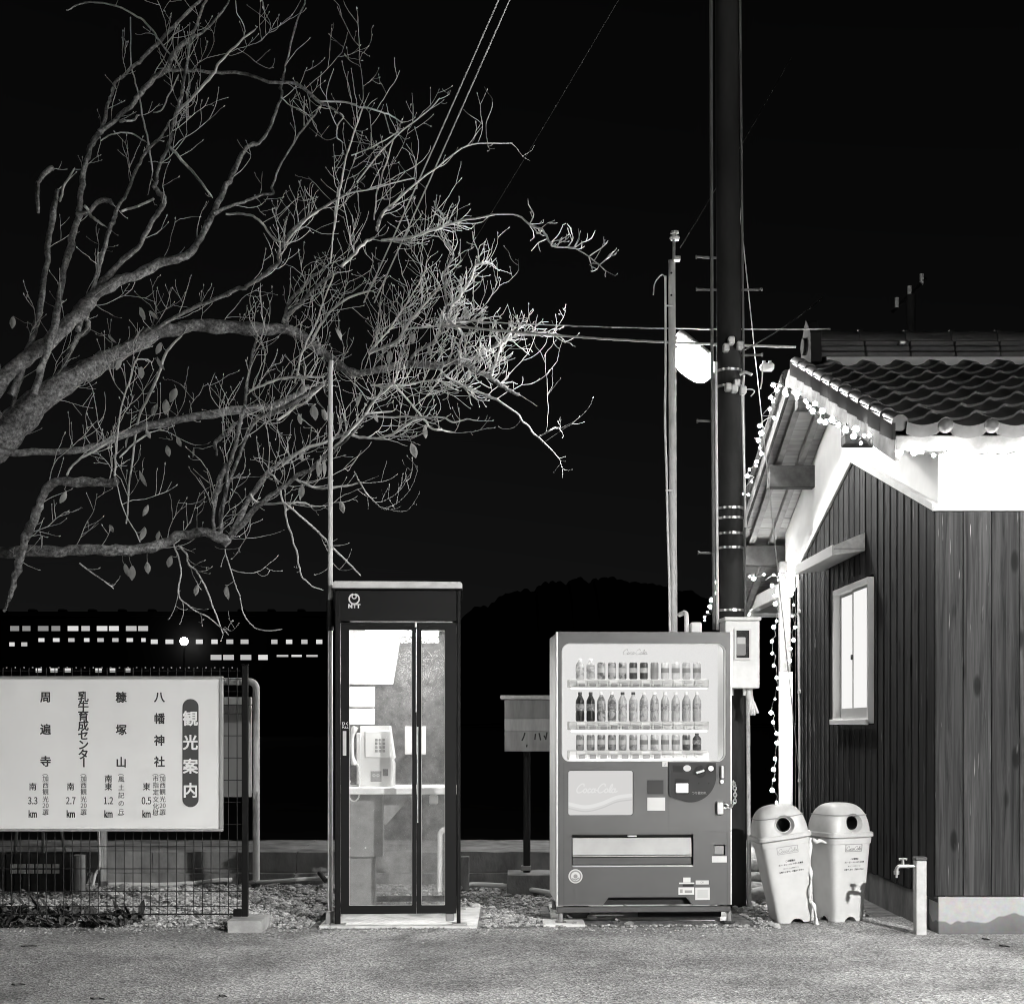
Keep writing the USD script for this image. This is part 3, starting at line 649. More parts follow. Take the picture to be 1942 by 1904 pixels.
ORD = ['first', 'second', 'third', 'fourth', 'fifth', 'sixth', 'seventh', 'eighth', 'ninth', 'tenth', 'eleventh', 'twelfth']
SH = ['top', 'middle', 'bottom']
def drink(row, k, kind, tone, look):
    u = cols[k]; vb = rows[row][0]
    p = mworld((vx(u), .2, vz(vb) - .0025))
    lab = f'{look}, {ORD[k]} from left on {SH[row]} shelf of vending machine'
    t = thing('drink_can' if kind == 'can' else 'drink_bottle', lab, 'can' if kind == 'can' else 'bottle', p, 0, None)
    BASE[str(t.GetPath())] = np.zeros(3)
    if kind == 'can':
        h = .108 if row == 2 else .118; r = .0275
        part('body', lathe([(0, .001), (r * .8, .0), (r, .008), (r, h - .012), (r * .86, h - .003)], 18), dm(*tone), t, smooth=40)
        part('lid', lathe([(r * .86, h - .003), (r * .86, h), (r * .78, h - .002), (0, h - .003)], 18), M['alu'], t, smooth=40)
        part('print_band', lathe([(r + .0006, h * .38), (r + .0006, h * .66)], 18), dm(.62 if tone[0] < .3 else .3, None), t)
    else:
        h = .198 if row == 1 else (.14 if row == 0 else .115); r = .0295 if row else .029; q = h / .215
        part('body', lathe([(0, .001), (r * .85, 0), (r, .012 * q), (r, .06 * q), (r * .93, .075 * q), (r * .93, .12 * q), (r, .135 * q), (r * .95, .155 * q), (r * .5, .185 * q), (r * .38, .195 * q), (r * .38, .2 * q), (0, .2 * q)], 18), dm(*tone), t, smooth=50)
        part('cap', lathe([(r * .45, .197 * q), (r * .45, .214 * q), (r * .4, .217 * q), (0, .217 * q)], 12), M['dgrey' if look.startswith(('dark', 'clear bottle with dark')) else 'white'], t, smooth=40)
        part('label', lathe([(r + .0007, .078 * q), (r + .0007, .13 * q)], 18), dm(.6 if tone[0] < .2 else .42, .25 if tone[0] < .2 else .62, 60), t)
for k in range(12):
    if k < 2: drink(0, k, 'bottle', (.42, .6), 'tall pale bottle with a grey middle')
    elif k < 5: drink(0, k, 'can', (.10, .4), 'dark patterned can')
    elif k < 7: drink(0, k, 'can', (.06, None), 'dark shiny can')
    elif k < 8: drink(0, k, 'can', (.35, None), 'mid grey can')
    else: drink(0, k, 'can', (.75, .5 if k > 9 else .7), 'can whitened by painted glare')  # display glare is put into these near-white tones
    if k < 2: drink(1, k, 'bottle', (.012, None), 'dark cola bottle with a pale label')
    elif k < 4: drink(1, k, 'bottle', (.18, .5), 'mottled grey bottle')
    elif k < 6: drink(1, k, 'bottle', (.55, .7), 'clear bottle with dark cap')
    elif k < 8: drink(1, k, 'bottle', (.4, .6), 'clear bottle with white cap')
    else: drink(1, k, 'bottle', (.72, .55 if k > 9 else .7), 'bottle whitened by painted glare')  # same glare painted into the bottles as near-white
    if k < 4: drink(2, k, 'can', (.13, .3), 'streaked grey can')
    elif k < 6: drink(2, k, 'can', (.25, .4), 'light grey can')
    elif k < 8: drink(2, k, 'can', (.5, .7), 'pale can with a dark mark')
    elif k < 10: drink(2, k, 'can', (.75, .68), 'can whitened by painted glare')  # glare painted into the can colour here too
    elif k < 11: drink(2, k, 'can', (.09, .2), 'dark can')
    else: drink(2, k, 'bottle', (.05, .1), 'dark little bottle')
# coin panel, slots, stickers
cp = Polygon([(vx(1268), vz(1446)), (vx(1358), vz(1446))] + [(vx(1310 + 49 * math.cos(t)), vz(1470 + 51 * math.sin(t))) for t in np.linspace(-.1, math.pi * .62, 16)] + [(vx(1270), vz(1510)), (vx(1268), vz(1504))])
pan = pv('coin_panel', ext_xz(cp.buffer(0), -.012, -.0005), mat('coin_panel_plastic', .018, .45, spec=.25))
pv('screen', box(vx(1276), vx(1296), -.0145, -.0125, vz(1464), vz(1451)), M['blackmat'], pan)
pv('lit_button', ext_xz(affinity.scale(Point(vx(1303), vz(1456.5)).buffer(.026), 1, .8), -.0165, -.0125), M['button'], pan)
pv('knob_plate', ext_xz(Point(vx(1327.5), vz(1463)).buffer(.041), -.017, -.0125), M['blackmat'], pan)
pv('knob_handle', spin(box(-.03, .03, -.03, -.0172, -.008, .008, .004), (0, 1, 0), -18).apply_translation((vx(1327.5), 0, vz(1463))), M['alu'], pan)
pv('coin_ring', ext_xz(Point(vx(1348.5), vz(1456.5)).buffer(.029).difference(Point(vx(1348.5), vz(1456.5)).buffer(.019)), -.02, -.0125), M['blackmat'], pan)
pv('coin_slot', ext_xz(Point(vx(1348.5), vz(1457)).buffer(.018), -.016, -.0125), M['white'], pan)
pv('bill_frame', ext_xz(rrect(vx(1280), vx(1306), vz(1506), vz(1477), .004), -.016, -.0125), M['blackmat'], pan)
pv('bill_slot', box(vx(1281), vx(1305), -.024, -.0165, vz(1503), vz(1485), .003), M['white'], pan)
for u in (1325, 1344): pv('screw', ext_xz(Point(vx(u), vz(1485)).buffer(.006, 6), -.014, -.0125), M['blackmat'], pan)
pv('lettering', ext_xz(union([text_xz('つり銭切れ', vx(1326), vz(1503), .02, 'jp', 0)]), -.0135, -.0122), M['mgrey'], pan)
lk = pv('lock_plate', ext_xz(rrect(vx(1362.5), vx(1377), vz(1484), vz(1450), .004), -.004, -.0005), M['redtrim'])
pv('lock_handle', box(vx(1366.5), vx(1373), -.03, -.005, vz(1476), vz(1452), .006), M['alu'])
pv('lock_barrel', cyl((vx(1369.5), -.016, vz(1482)), (vx(1369.5), -.0008, vz(1482)), .013), M['alu'])
pv('panel', box(vx(1228), vx(1258.5), -.004, -.0006, vz(1505.5), vz(1479), .001), mat('dark_plate', .022, .4, spec=.3))
def sticker(u0, u1, v0, v1, lines=(), m='sticker', sz=.012, font='jp'):
    s = pv('sticker', box(vx(u0), vx(u1), -.0022, -.0005, vz(v1), vz(v0)), M[m])
    for k, t in enumerate(lines):
        zz = vz(v0 + (v1 - v0) * (k + .6) / (len(lines) + .2))
        pv('lettering', ext_xz(text_xz(t, vx((u0 + u1) / 2), zz, sz, font, 1), -.0032, -.0021), M['inkgrey'], s)
sticker(1227.5, 1261.5, 1512, 1537)
sticker(1351, 1379.5, 1623.5, 1635.5)
sticker(1296, 1310, 1664, 1673)
sticker(1320, 1345, 1669.5, 1677, ('OK', ), 'sticker', .018, 'la')
sticker(1287, 1317, 1682.5, 1696.5, (), 'lgrey')
pv('sticker_print', box(vx(1289.5), vx(1295), -.0034, -.0023, vz(1693), vz(1686)), M['inkgrey'])
pv('sticker_print', box(vx(1299), vx(1313), -.0034, -.0023, vz(1693), vz(1688)), M['mgrey'])
sticker(1319, 1347, 1683, 1706.5, (), 'sticker')
pv('sticker_print', ext_xz(rrect(vx(1323), vx(1343), vz(1702.5), vz(1687), .004), -.0034, -.0023), mat('sticker_grey', .42, .5))
pv('sticker_tape', box(vx(1288), vx(1317), -.004, -.0005, vz(1676), vz(1673.5)), M['lgrey'])
pv('sticker_slot', box(vx(1295), vx(1316), -.003, -.0005, vz(1681), vz(1676.4)), M['blackmat'])
sticker(1256, 1266.5, 1443.5, 1453.5, ('♪',), 'sticker', .024)
em = (vx(1091), vz(1660.5))
pv('round_emblem', ext_xz(Point(em).buffer(.047), -.002, -.0005), M['sticker'])
pv('emblem_ring', ext_xz(Point(em).buffer(.040).difference(Point(em).buffer(.030)), -.003, -.0019), M['mgrey'])
pv('emblem_core', ext_xz(Point(em).buffer(.014).union(LineString([(em[0] - .02, em[1] - .016), (em[0], em[1] - .024), (em[0] + .02, em[1] - .012)]).buffer(.004)), -.003, -.0019), M['mgrey'])
sl = pv('delivery_slot', box(vx(1084) + .001, vx(1315.5) - .001, .07, .084, vz(1642) + .001, vz(1582) - .001), M['dgrey'])
pv('flap', spin(box(vx(1086), vx(1313), .030, .036, vz(1621.5), vz(1589), .002), (1, 0, 0), -6, (0, .033, vz(1589))), M['flap'], sl)
pv('slot_bar', box(vx(1086), vx(1314), .012, .05, vz(1624.5), vz(1622), .002), M['steel'], sl)
pv('slot_trough', box(vx(1086), vx(1314), .03, .06, vz(1640), vz(1626), .003), M['redtrim'], sl)
pv('slot_lip', box(vx(1085), vx(1315), -.006, .03, vz(1643), vz(1640.5), .002), M['alu'], sl)
pv('slot_latch', box(vx(1190), vx(1208), .0, .03, vz(1586.5), vz(1584), .002), M['white'], sl)
for u in (1107, 1292): pv('flap_screw', cyl((vx(u), .027, vz(1616)), (vx(u), .04, vz(1616)), .007), M['mgrey'], sl)
pv('return_cup', box(vx(1356.5), vx(1375.5), .02, .08, vz(1621), vz(1603.5), .004), M['mgrey'])
pv('base_rail', box(L_ + .004, R_ - .002, .01, .05, vz(1730), vz(1719), .004), M['redtrim'])
for u in (1064, 1386):
    for y in (.05, .66):
        lgp = pv('leg', cyl((vx(u), y, .014), (vx(u), y, vz(1729)), .016), M['mgrey'])
        pv('foot', box(vx(u) - .04, vx(u) + .04, y - .03, y + .03, 0.002, .013, .004), M['dgrey'], lgp)
pv('under_brace', spin(box(vx(1100) - .1, vx(1100) + .08, .18, .21, .02, .1, .004), (0, 1, 0), 0), M['dgrey'])
pv('under_brace', box(vx(1215), vx(1375), .12, .16, .03, .1, .004), M['blackmat'])
# padlock and chain
pl = thing('padlock', 'square steel padlock hanging on the front of the vending machine', 'padlock', mworld((vx(1365.5), -.02, vz(1531))))
BASE[str(pl.GetPath())] = np.zeros(3)
part('body', box(-.022, .022, -.018, .018, -.046, .04, .005), M['galv'], pl)
part('shackle', tube(spline([(.02, 0, .02), (.04, 0, .024), (.055, .0, .01), (.04, 0, -.004), (.02, 0, 0)], 4), .006, 6), M['steel'], pl, smooth=True)
ch = thing('chain', 'steel chain from the padlock round the edge of the vending machine', 'chain', mworld((vx(1385), -.02, vz(1510))))
pts = spline([mworld((vx(1376), -.022, vz(1530))), mworld((vx(1386), -.03, vz(1528))), mworld((vx(1393), -.03, vz(1519))), mworld((vx(1395), .0, vz(1500))), mworld((vx(1394), .02, vz(1486))), mworld((vx(1398), .12, vz(1484)))], 12)
seg = np.concatenate([[0], np.cumsum(np.linalg.norm(np.diff(pts, axis=0), axis=1))])
for k, sdist in enumerate(np.arange(.008, seg[-1], .0235)):
    c = np.array([np.interp(sdist, seg, pts[:, i]) for i in range(3)]); c2 = np.array([np.interp(min(seg[-1], sdist + .005), seg, pts[:, i]) for i in range(3)])
    d = c2 - c; d /= np.linalg.norm(d) + 1e-9; u_, w_ = frame_of(d)
    if k % 2: u_ = w_
    part('link', tube([c + d * .017 * math.cos(t) + u_ * .0105 * math.sin(t) for t in np.linspace(0, 2 * math.pi, 11)], .0042, 5), M['steel'], ch, smooth=True, world=True)

# ---------------------------------------------------------------- tourist sign, fence, rails on the left
SD = 9.50
sg = thing('tourist_sign', 'white tourist guide sign board with vertical black lettering', 'sign', tuple(P(220, 1576, SD)))
ps = lambda n, m, mt, par=sg, **k: part(n, m, mt, par, world=True, **k)
su = lambda cx: X(cx / 3.987, SD); sv = lambda cy: Z(1127.1 + cy / 3.987, SD)
SL = X(-46, SD)
brd = ps('board', box(SL, su(1664), SD, SD + .02, sv(1772), sv(636)), M['board'])
for nm, a in (('frame_top', box(SL - .012, su(1686), SD - .014, SD + .03, sv(638), sv(618), .003)), ('frame_bottom', box(SL - .012, su(1686), SD - .014, SD + .03, sv(1790), sv(1770), .003)),
              ('frame_side', box(su(1662), su(1686), SD - .0145, SD + .0305, sv(1769), sv(639), .003)), ('frame_side', box(SL - .012, SL + .012, SD - .0145, SD + .0305, sv(1769), sv(639), .003))):
    ps(nm, a, M['alu'])
badge = ps('title_badge', ext_xz(rrect(su(1381), su(1502), sv(1607), sv(790), .051), SD - .004, SD - .0005), M['badge'])
for ch_, cy in zip('観光案内', (930, 1110, 1290, 1472)):
    ps('title_letter', ext_xz(text_xz(ch_, su(1441), sv(cy), .1, 'jp', 2), SD - .0065, SD - .0038), M['white'], badge)
def vcol(chars, cx, ys, size, bold=2, par=brd, ink='ink', sx=1.0):
    for c, y in zip(chars, ys):
        g = glyphs(c, 'jp', bold)
        if c == 'ー': g = affinity.rotate(g, 90, origin=(0, 0))
        if c in '()': g = affinity.rotate(glyphs('（' if c == '(' else '）', 'jp', bold), -90, origin=(0, 0))
        g = affinity.translate(affinity.scale(g, size * sx, size, origin=(0, 0)), su(cx), sv(y))
        ps('letter', ext_xz(g, SD - .0022, SD - .0004), M[ink], par)
K = 1 / 3.987 / F * SD
vcol('周遍寺', 345, (770, 1014, 1256), 84 * K)
vcol('乳牛育成センター', 630, (768, 838, 912, 984, 1056, 1130, 1202, 1270), 84 * K)
vcol('糠塚山', 917, (772, 1018, 1262), 84 * K)
vcol('八幡神社', 1206, (770, 932, 1098, 1258), 84 * K)
yy = lambda n, a=1348, b=1676: np.linspace(a, b, n)
for cx, s in ((345, '加西観光'), (633, '加西観光'), (1230, '加西観光')):
    vcol('(', cx, (1348,), 46 * K, 0); vcol(s, cx, (1388, 1437, 1487, 1543), 48 * K, 0); vcol('選', cx, (1640,), 48 * K, 0); vcol(')', cx, (1676,), 46 * K, 0)
    ps('letter', ext_xz(affinity.translate(affinity.scale(glyphs('20', 'jp', 0), 44 * K, 44 * K, origin=(0, 0)), su(cx), sv(1592)), SD - .0022, SD - .0004), M['ink'], brd)
vcol('(', 1178, (1348,), 46 * K, 0); vcol('市指定文化財', 1178, (1388, 1437, 1490, 1545, 1596, 1642), 48 * K, 0); vcol(')', 1178, (1680,), 46 * K, 0)
vcol('(', 917, (1348,), 46 * K, 0); vcol('風土記の丘', 917, (1392, 1455, 1515, 1575, 1638), 48 * K, 0); vcol(')', 917, (1680,), 46 * K, 0)
vcol('南', 248, (1448,), 60 * K, 1); vcol('南', 534, (1448,), 60 * K, 1); vcol('南東', 820, (1388, 1448), 60 * K, 1); vcol('東', 1108, (1448,), 60 * K, 1)
for cx, t in ((248, '3.3'), (536, '2.7'), (820, '1.2'), (1108, '0.5')):
    ps('letter', ext_xz(affinity.translate(affinity.scale(glyphs(t, 'jp', 1), 54 * K, 70 * K, origin=(0, 0)), su(cx), sv(1553)), SD - .0022, SD - .0004), M['ink'], brd)
    ps('letter', ext_xz(affinity.translate(affinity.scale(glyphs('km', 'jp', 3), 46 * K, 66 * K, origin=(0, 0)), su(cx), sv(1655)), SD - .0022, SD - .0004), M['ink'], brd)
for u in (60, 380): ps('bracket', box(X(u - 8, SD), X(u + 8, SD), SD + .031, SD + .075, Z(1500, SD), Z(1340, SD)), M['blackmat'])
FD = 9.61
fn = thing('mesh_fence', 'black wire mesh fence panel behind the tourist sign', 'fence', (X(465, FD), FD, 0))
pf = lambda n, m, mt, par=fn, **k: part(n, m, mt, par, world=True, **k)
for u in (465, -60):
    po = pf('post', box(X(u - 5.6, FD), X(u + 5.6, FD), FD - .018, FD + .02, .03, Z(1262, FD), .003), M['black'])
    pf('post_cap', box(X(u - 6.5, FD), X(u + 6.5, FD), FD - .022, FD + .024, Z(1262, FD), Z(1259.5, FD), .002), M['black'], po)
for k in range(29):
    u = 450 - k * 16.45
    pf('upright_wire', cyl((X(u, FD), FD - .004, Z(1736, FD)), (X(u, FD), FD - .004, Z(1266, FD)), .0030, n=6), M['wire'])
for v in (1733, 1718, 1690, 1647, 1605, 1563, 1521, 1479, 1437, 1395, 1353, 1311, 1288, 1272):
    pf('cross_wire', cyl((X(-56, FD), FD + .003, Z(v, FD)), (X(460, FD), FD + .003, Z(v, FD)), .0030 if v != 1733 else .005, n=6), M['wire'])
for u in np.arange(440, -50, -16.45): pf('wire_tip', trimesh.creation.icosphere(1, .006).apply_translation(P(u, 1266, FD - .004)), M['mgrey'])
pf('clamp', box(X(443, FD), X(460, FD), FD - .02, FD + .02, Z(1737, FD), Z(1723, FD), .004), M['black'])
solo('fence_footing', slab_noise(grid_box(X(433, 9.42), X(497, 9.42), 9.40, 9.72, -.03, .078, .06), .012, 9), M['concrete'], 'concrete block under the black fence post', 'concrete block', smooth=35)
RD = 12.0
hp = thing('pipe_hoop', 'white steel pipe hoop standing behind the tourist sign', 'pipe rail', (X(486, RD), RD, 0))
ptsh = [P(486, 1684, RD)] + [P(486 - 14 * (1 - math.cos(t)), 1306 - 14 * math.sin(t), RD) for t in np.linspace(0, math.pi / 2, 6)] + [P(211 - 14 * math.sin(t), 1306 - 14 * math.cos(t), RD) for t in np.linspace(0, math.pi / 2, 6)] + [P(197, 1684, RD)]
part('pipe', tube(ptsh, .029, 14), M['white2'], hp, smooth=40, world=True)
for u in (486, 197): part('collar', cyl(P(u, 1686, RD), P(u, 1670, RD), .034), M['old_concrete'], hp, world=True)
ND = 12.045
nb = thing('old_notice_board', 'grey notice board with white edge behind the black fence', 'notice board', (X(390, ND), ND, 0))
part('panel', box(X(300, ND), X(470, ND), ND, ND + .02, Z(1511, ND), Z(1337, ND)), M['mgrey'], nb, world=True)
part('top_rail', box(X(296, ND), X(477, ND), ND - .02, ND + .03, Z(1336, ND), Z(1322, ND), .004), M['white2'], nb, world=True)
part('edge_strip', box(X(470.5, ND), X(477, ND), ND - .015, ND + .025, Z(1511, ND), Z(1337, ND), .003), M['white2'], nb, world=True)
for v in (1345, 1500): part('fixing', box(X(479, ND), X(487, ND), ND - .02, ND + .01, Z(v + 3, ND), Z(v - 3, ND)), M['galv'], nb, world=True)
cb = [P(187, 1500, 11.95), P(187, 1576, 11.95), P(189, 1636, 11.95), P(180, 1660, 11.95), P(176, 1681, 11.9)]
solo('cable', tube(spline(cb, 6), .012, 8), M['cable'], 'grey cable hanging beside the left leg of the pipe hoop', 'cable', smooth=True)
solo('hose', tube(spline([P(u, v, 12.02) for u, v in ((140, 1682), (215, 1677), (300, 1677.5), (370, 1674), (410, 1669), (440, 1668))], 5), .018, 8), M['cable'], 'pale hose lying along the concrete wall behind the mesh fence', 'hose', smooth=True)
solo('hose', tube(spline([P(u, v, 11.98) for u, v in ((470, 1673), (520, 1671), (570, 1667), (625, 1664))], 5), .016, 8), M['cable'], 'pale hose between the pipe hoop and the telephone booth', 'hose', smooth=True)
solo('hose', tube(spline([P(u, v, D) for u, v, D in ((880, 1680, 11.7), (896, 1677, 11.8), (933, 1678, 11.75), (972, 1681, 11.6), (1011, 1687, 11.4), (1052, 1694, 11.2))], 5), .02, 8), M['cable'], 'pale hose curving over the gravel beside the vending machine', 'hose', smooth=True)
solo('pipe_stub', cyl(P(606, 1655, 11.95), P(618, 1670, 11.85), .02), M['darkwood'], 'short dark pipe end lying on the hose beside the booth', 'pipe')
pb = thing('planter_box', 'dark slatted planter box with a row of pale tags at far left', 'planter box', (X(70, 11.6), 11.6, 0))
pp_ = lambda n, m, mt, par=pb, **k: part(n, m, mt, par, world=True, **k)
for k in range(10): pp_('slat', box(X(-20 + k * 15.5, 11.6), X(-6.2 + k * 15.5, 11.6), 11.6, 11.63, -.01, Z(1618, 11.6), .004), M['darkwood'])
pp_('box_back', box(X(-20, 11.6), X(134, 11.6), 11.64, 12.05, 0, Z(1624, 11.6)), M['blackmat'])
for k in range(6):
    for v in (1638, 1648.5): pp_('tag', box(X(20 + k * 16, 11.6), X(33 + k * 16, 11.6), 11.588, 11.598, Z(v + 7.5, 11.6), Z(v, 11.6), .002), M['white2'])
solo('log_stump', slab_noise(cyl((X(151, 11.5), 11.5, -.02), (X(151, 11.5), 11.5, Z(1621, 11.5)), .047, .044, 16), .01, 12), M['concrete'], 'upright round stump beside the planter box', 'stump', smooth=40)
tp = thing('tripod_stand', 'thin legged stand behind the planter box under the sign', 'stand', (X(75, 11.9), 11.9, 0))
for a, b in ((33, 28), (82, 82), (115, 124)): part('leg', cyl(P(a, 1560, 11.9), P(b, 1625, 11.9), .014), M['mgrey'], tp, world=True)
part('tray', box(X(25, 11.9), X(125, 11.9), 11.8, 12.0, Z(1562, 11.9), Z(1550, 11.9), .004), M['blackmat'], tp, world=True)
CDp = 9.76
cp_ = thing('thin_pole', 'thin pale steel pole standing close to the left of the booth', 'pole', (X(626.5, CDp), CDp, 0))
part('shaft', tube([P(626.5, 1738, CDp), P(626.5, 1200, CDp), P(626.5, 700, CDp), P(628.5, 684, CDp)], [.0185, .0175, .0155, .0145], 12), M['white2'], cp_, smooth=40, world=True)
part('black_sleeve', cyl(P(626, 1196, CDp), P(626, 1138, CDp), .024), M['blackmat'], cp_, world=True)
part('base_block', box(X(618.5, CDp), X(634, CDp), CDp - .03, CDp + .03, .0, Z(1726, CDp), .003), M['mgrey'], cp_, world=True)
part('wire_hook', tube(spline([P(627, 690, CDp - .01), P(620, 720, CDp - .01), P(617, 745, CDp - .01), P(620, 750, CDp - .01)], 4), .004, 5), M['darkcable'], cp_, world=True)
HD = 10.95
hr = thing('handrail_end', 'pale curved pipe end standing behind the glass of the booth', 'handrail', (X(845, HD), HD, 0))
part('pipe', tube([P(833.5, 1690, HD)] + [P(845 - 11 * math.cos(t), 1584 - 11 * math.sin(t), HD) for t in np.linspace(0, math.pi, 9)] + [P(856, 1690, HD)], .021, 10), M['white2'], hr, smooth=40, world=True)
solo('stub_post', slab_noise(grid_box(X(874, 11.7), X(889, 11.7), 11.66, 11.76, -.02, Z(1624, 11.7), .06), .012, 9), M['old_concrete'], 'short concrete stub post right of the booth', 'post', smooth=35)
MD = 11.65
mb = thing('box_on_post', 'pale three banded metal box with a lid on a thin dark post', 'box', (X(999, MD), MD, 0))
pb2 = lambda n, m, mt, par=mb, **k: part(n, m, mt, par, world=True, **k)
for a, b, c in ((1362.5, 1327, .24), (1386, 1363, .40), (1424, 1386.5, .30)):
    pb2('band', box(X(957, MD), X(1062, MD), MD - .12, MD + .12, Z(a, MD), Z(b, MD), .001), mat(f'banded_box_{["grey", "pale", "mid"][[.24, .40, .30].index(c)]}', c, .6, (9, .3, 6), None, stretch=(1.6, 1, .25)))
pb2('lid', slab_noise(grid_box(X(949, MD), X(1070, MD), MD - .15, MD + .15, Z(1326, MD), Z(1319, MD), .1), .01, 5), M['galv'], smooth=30)
pb2('post', cyl((X(999, MD), MD, .16), (X(999, MD), MD, Z(1424, MD)), .029), M['blackmat'])
pb2('post_clamp', box(X(988, MD), X(1007, MD), MD - .045, MD + .045, Z(1650, MD), Z(1641, MD), .004), M['mgrey'])
stk = [[(1017 + a * 5, 1386 + b * 5) for a, b in q] for q in (((-4.4, .8), (-4.8, 2.2), (-5.4, 3.4)), ((-.4, 1.2), (-.6, 3.0)), ((1.0, .9), (1.5, 3.2)), ((3.9, .6), (3.5, 3.0), (2.9, 1.8)), ((-3.6, 5.2), (-3.7, 5.8)))]
for q in stk: pb2('faded_stroke', ext_xz(LineString([(X(a, MD), Z(b, MD)) for a, b in q]).buffer(.0055), MD - .1225, MD - .1195), M['ink'])
solo('post_footing', slab_noise(grid_box(X(962, MD), X(1056, MD), MD - .24, MD + .2, -.05, .158, .08), .018, 6), M['old_concrete'], 'concrete footing under the box on a post', 'concrete block', smooth=35)

# ---------------------------------------------------------------- utility pole, slim pole, meter box, wires, street lamps
UD = 10.78
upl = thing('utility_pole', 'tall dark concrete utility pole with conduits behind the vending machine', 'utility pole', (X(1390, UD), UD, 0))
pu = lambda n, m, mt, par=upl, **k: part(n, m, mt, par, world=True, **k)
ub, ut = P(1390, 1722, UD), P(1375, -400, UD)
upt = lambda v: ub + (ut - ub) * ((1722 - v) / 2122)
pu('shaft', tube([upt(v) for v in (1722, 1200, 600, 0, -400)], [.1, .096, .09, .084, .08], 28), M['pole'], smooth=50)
for a, b, off, r, mt in ((1195, -400, -.132, .0125, 'conduit'), (1195, 690, -.105, .0115, 'white2'), (1200, -400, .098, .009, 'conduit'), (1722, 1290, .112, .016, 'galv')):
    pu('conduit', tube([upt(v) + np.array([off * (1 - max(0, 700 - v) * .0001), -.05, 0]) for v in np.linspace(a, b, 7)], r, 8), M[mt], smooth=40)
for v in (965, 984, 1013, 1040, 1158, 705, 735):
    pu('band', tube([upt(v + 2.4), upt(v - 2.4)], .1 if v > 800 else .096, 24), M['steel'])
    for q in (-.055, -.02, .05): pu('bolt', cyl(upt(v) + np.array([q, -.112 + q * q * 6, 0]), upt(v) + np.array([q, -.085, 0]), .009, n=6), M['white2'])
for v, sd in ((551, -1), (551, 1), (800, -1), (1049, -1), (490, -1), (675, 1)):
    c = upt(v); st = pu('step_bolt', cyl(c + np.array([sd * .09, -.01, 0]), c + np.array([sd * .235, -.03, 0]), .0085), M['conduit'])
    pu('bolt_head', cyl(c + np.array([sd * .235, -.03, 0]), c + np.array([sd * .245, -.03, 0]), .014), M['conduit'], st)
for k, (u, v) in enumerate(((1372, 668), (1382, 655), (1398, 664), (1388, 745), (1376, 742), (1404, 748), (1392, 735))):
    pu('clamp', box(X(u - 6, UD), X(u + 6, UD), UD - .16, UD - .085, Z(v + 7, UD), Z(v - 7, UD), .008), M['white2' if k % 2 else 'galv'])
pu('bracket_arm', tube(spline([P(1404, 710, UD - .1), P(1413, 706, UD - .14), P(1426, 711, UD - .16)], 4), .012, 6), M['white2'])
pu('bracket_strap', tube(spline([P(1411, 712, UD - .1), P(1408, 750, UD - .11), P(1409, 800, UD - .11), P(1414, 1000, UD - .1)], 5), .009, 6), M['white2'])
pu('loop_wire', tube(spline([P(1404, 745, UD - .12), P(1420, 738, UD - .14), P(1431, 742, UD - .14), P(1424, 752, UD - .12)], 5), .005, 5), M['cable'])
slp = thing('slim_pole', 'slim pale steel pole with a porcelain cap above the vending machine', 'pole', (X(1277, 10.9), 10.9, 0))
psl = lambda n, m, mt, par=slp, **k: part(n, m, mt, par, world=True, **k)
psl('shaft', tube([P(1279, 1715, 10.9), P(1277, 1190, 10.9), P(1275, 700, 10.9), P(1274, 494, 10.9)], [.031, .030, .028, .026], 16), M['slimpole'], smooth=50)
psl('spike', cyl(P(1278, 494, 10.9), P(1278, 455, 10.9), .012), M['galv'])
psl('pin_insulator', lathe([(0, -.02), (.03, -.018), (.04, -.004), (.036, .008), (.018, .014), (.016, .026), (.032, .032), (.03, .046), (.0, .05)], 16, P(1279.5, 451, 10.9)), M['porcelain'], smooth=40)
psl('clamp', box(X(1274, 10.9), X(1289, 10.9), 10.83, 10.89, Z(498, 10.9), Z(490, 10.9), .006), M['galv'])
psl('side_conduit', tube(spline([P(u, v, 10.86) for u, v in ((1261.5, 524), (1262, 600), (1262, 700), (1261, 800), (1264, 900), (1266, 1000), (1269, 1100), (1270, 1200))], 4), .009, 8), M['white2'], smooth=40)
psl('drip_loop', tube(spline([P(u, v, 10.86) for u, v in ((1261, 526), (1256, 521), (1248, 527), (1241, 540), (1239, 560))], 4), .005, 6), M['cable'])
for v in (580, 930): psl('strap', tube([P(1262, v, 10.84), P(1275, v, 10.86)], .006, 6), M['white2'])
for v in (520, 562): psl('hole', cyl(P(1272.5, v, 10.9) + np.array([0, -.0285, 0]), P(1272.5, v, 10.9) + np.array([0, -.02, 0]), .008), M['blackmat'])
LA, LB_ = P(1301, 676, 13.0), P(1331, 700, 12.92)
sl_ = thing('street_lamp', 'street lamp with glare sized glowing cover on an arm between the two poles', 'street lamp', tuple(P(1281, 650, 10.93)))
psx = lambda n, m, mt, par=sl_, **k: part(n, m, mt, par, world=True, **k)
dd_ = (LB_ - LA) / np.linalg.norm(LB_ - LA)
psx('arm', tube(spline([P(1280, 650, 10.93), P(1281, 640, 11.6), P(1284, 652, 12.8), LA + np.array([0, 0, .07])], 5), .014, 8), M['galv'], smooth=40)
psx('glare_cover', tube([LA + (LB_ - LA) * (.5 + .5 * c_) + dd_ * .1 * c_ for c_ in (-1, -.97, -.86, -.6, -.3, 0, .3, .6, .86, .97, 1)], [.01, .05, .095, .125, .135, .138, .135, .125, .095, .05, .01], 18), M['lamp'], smooth=50)  # cover swollen so its glowing shape stands in for lens glare
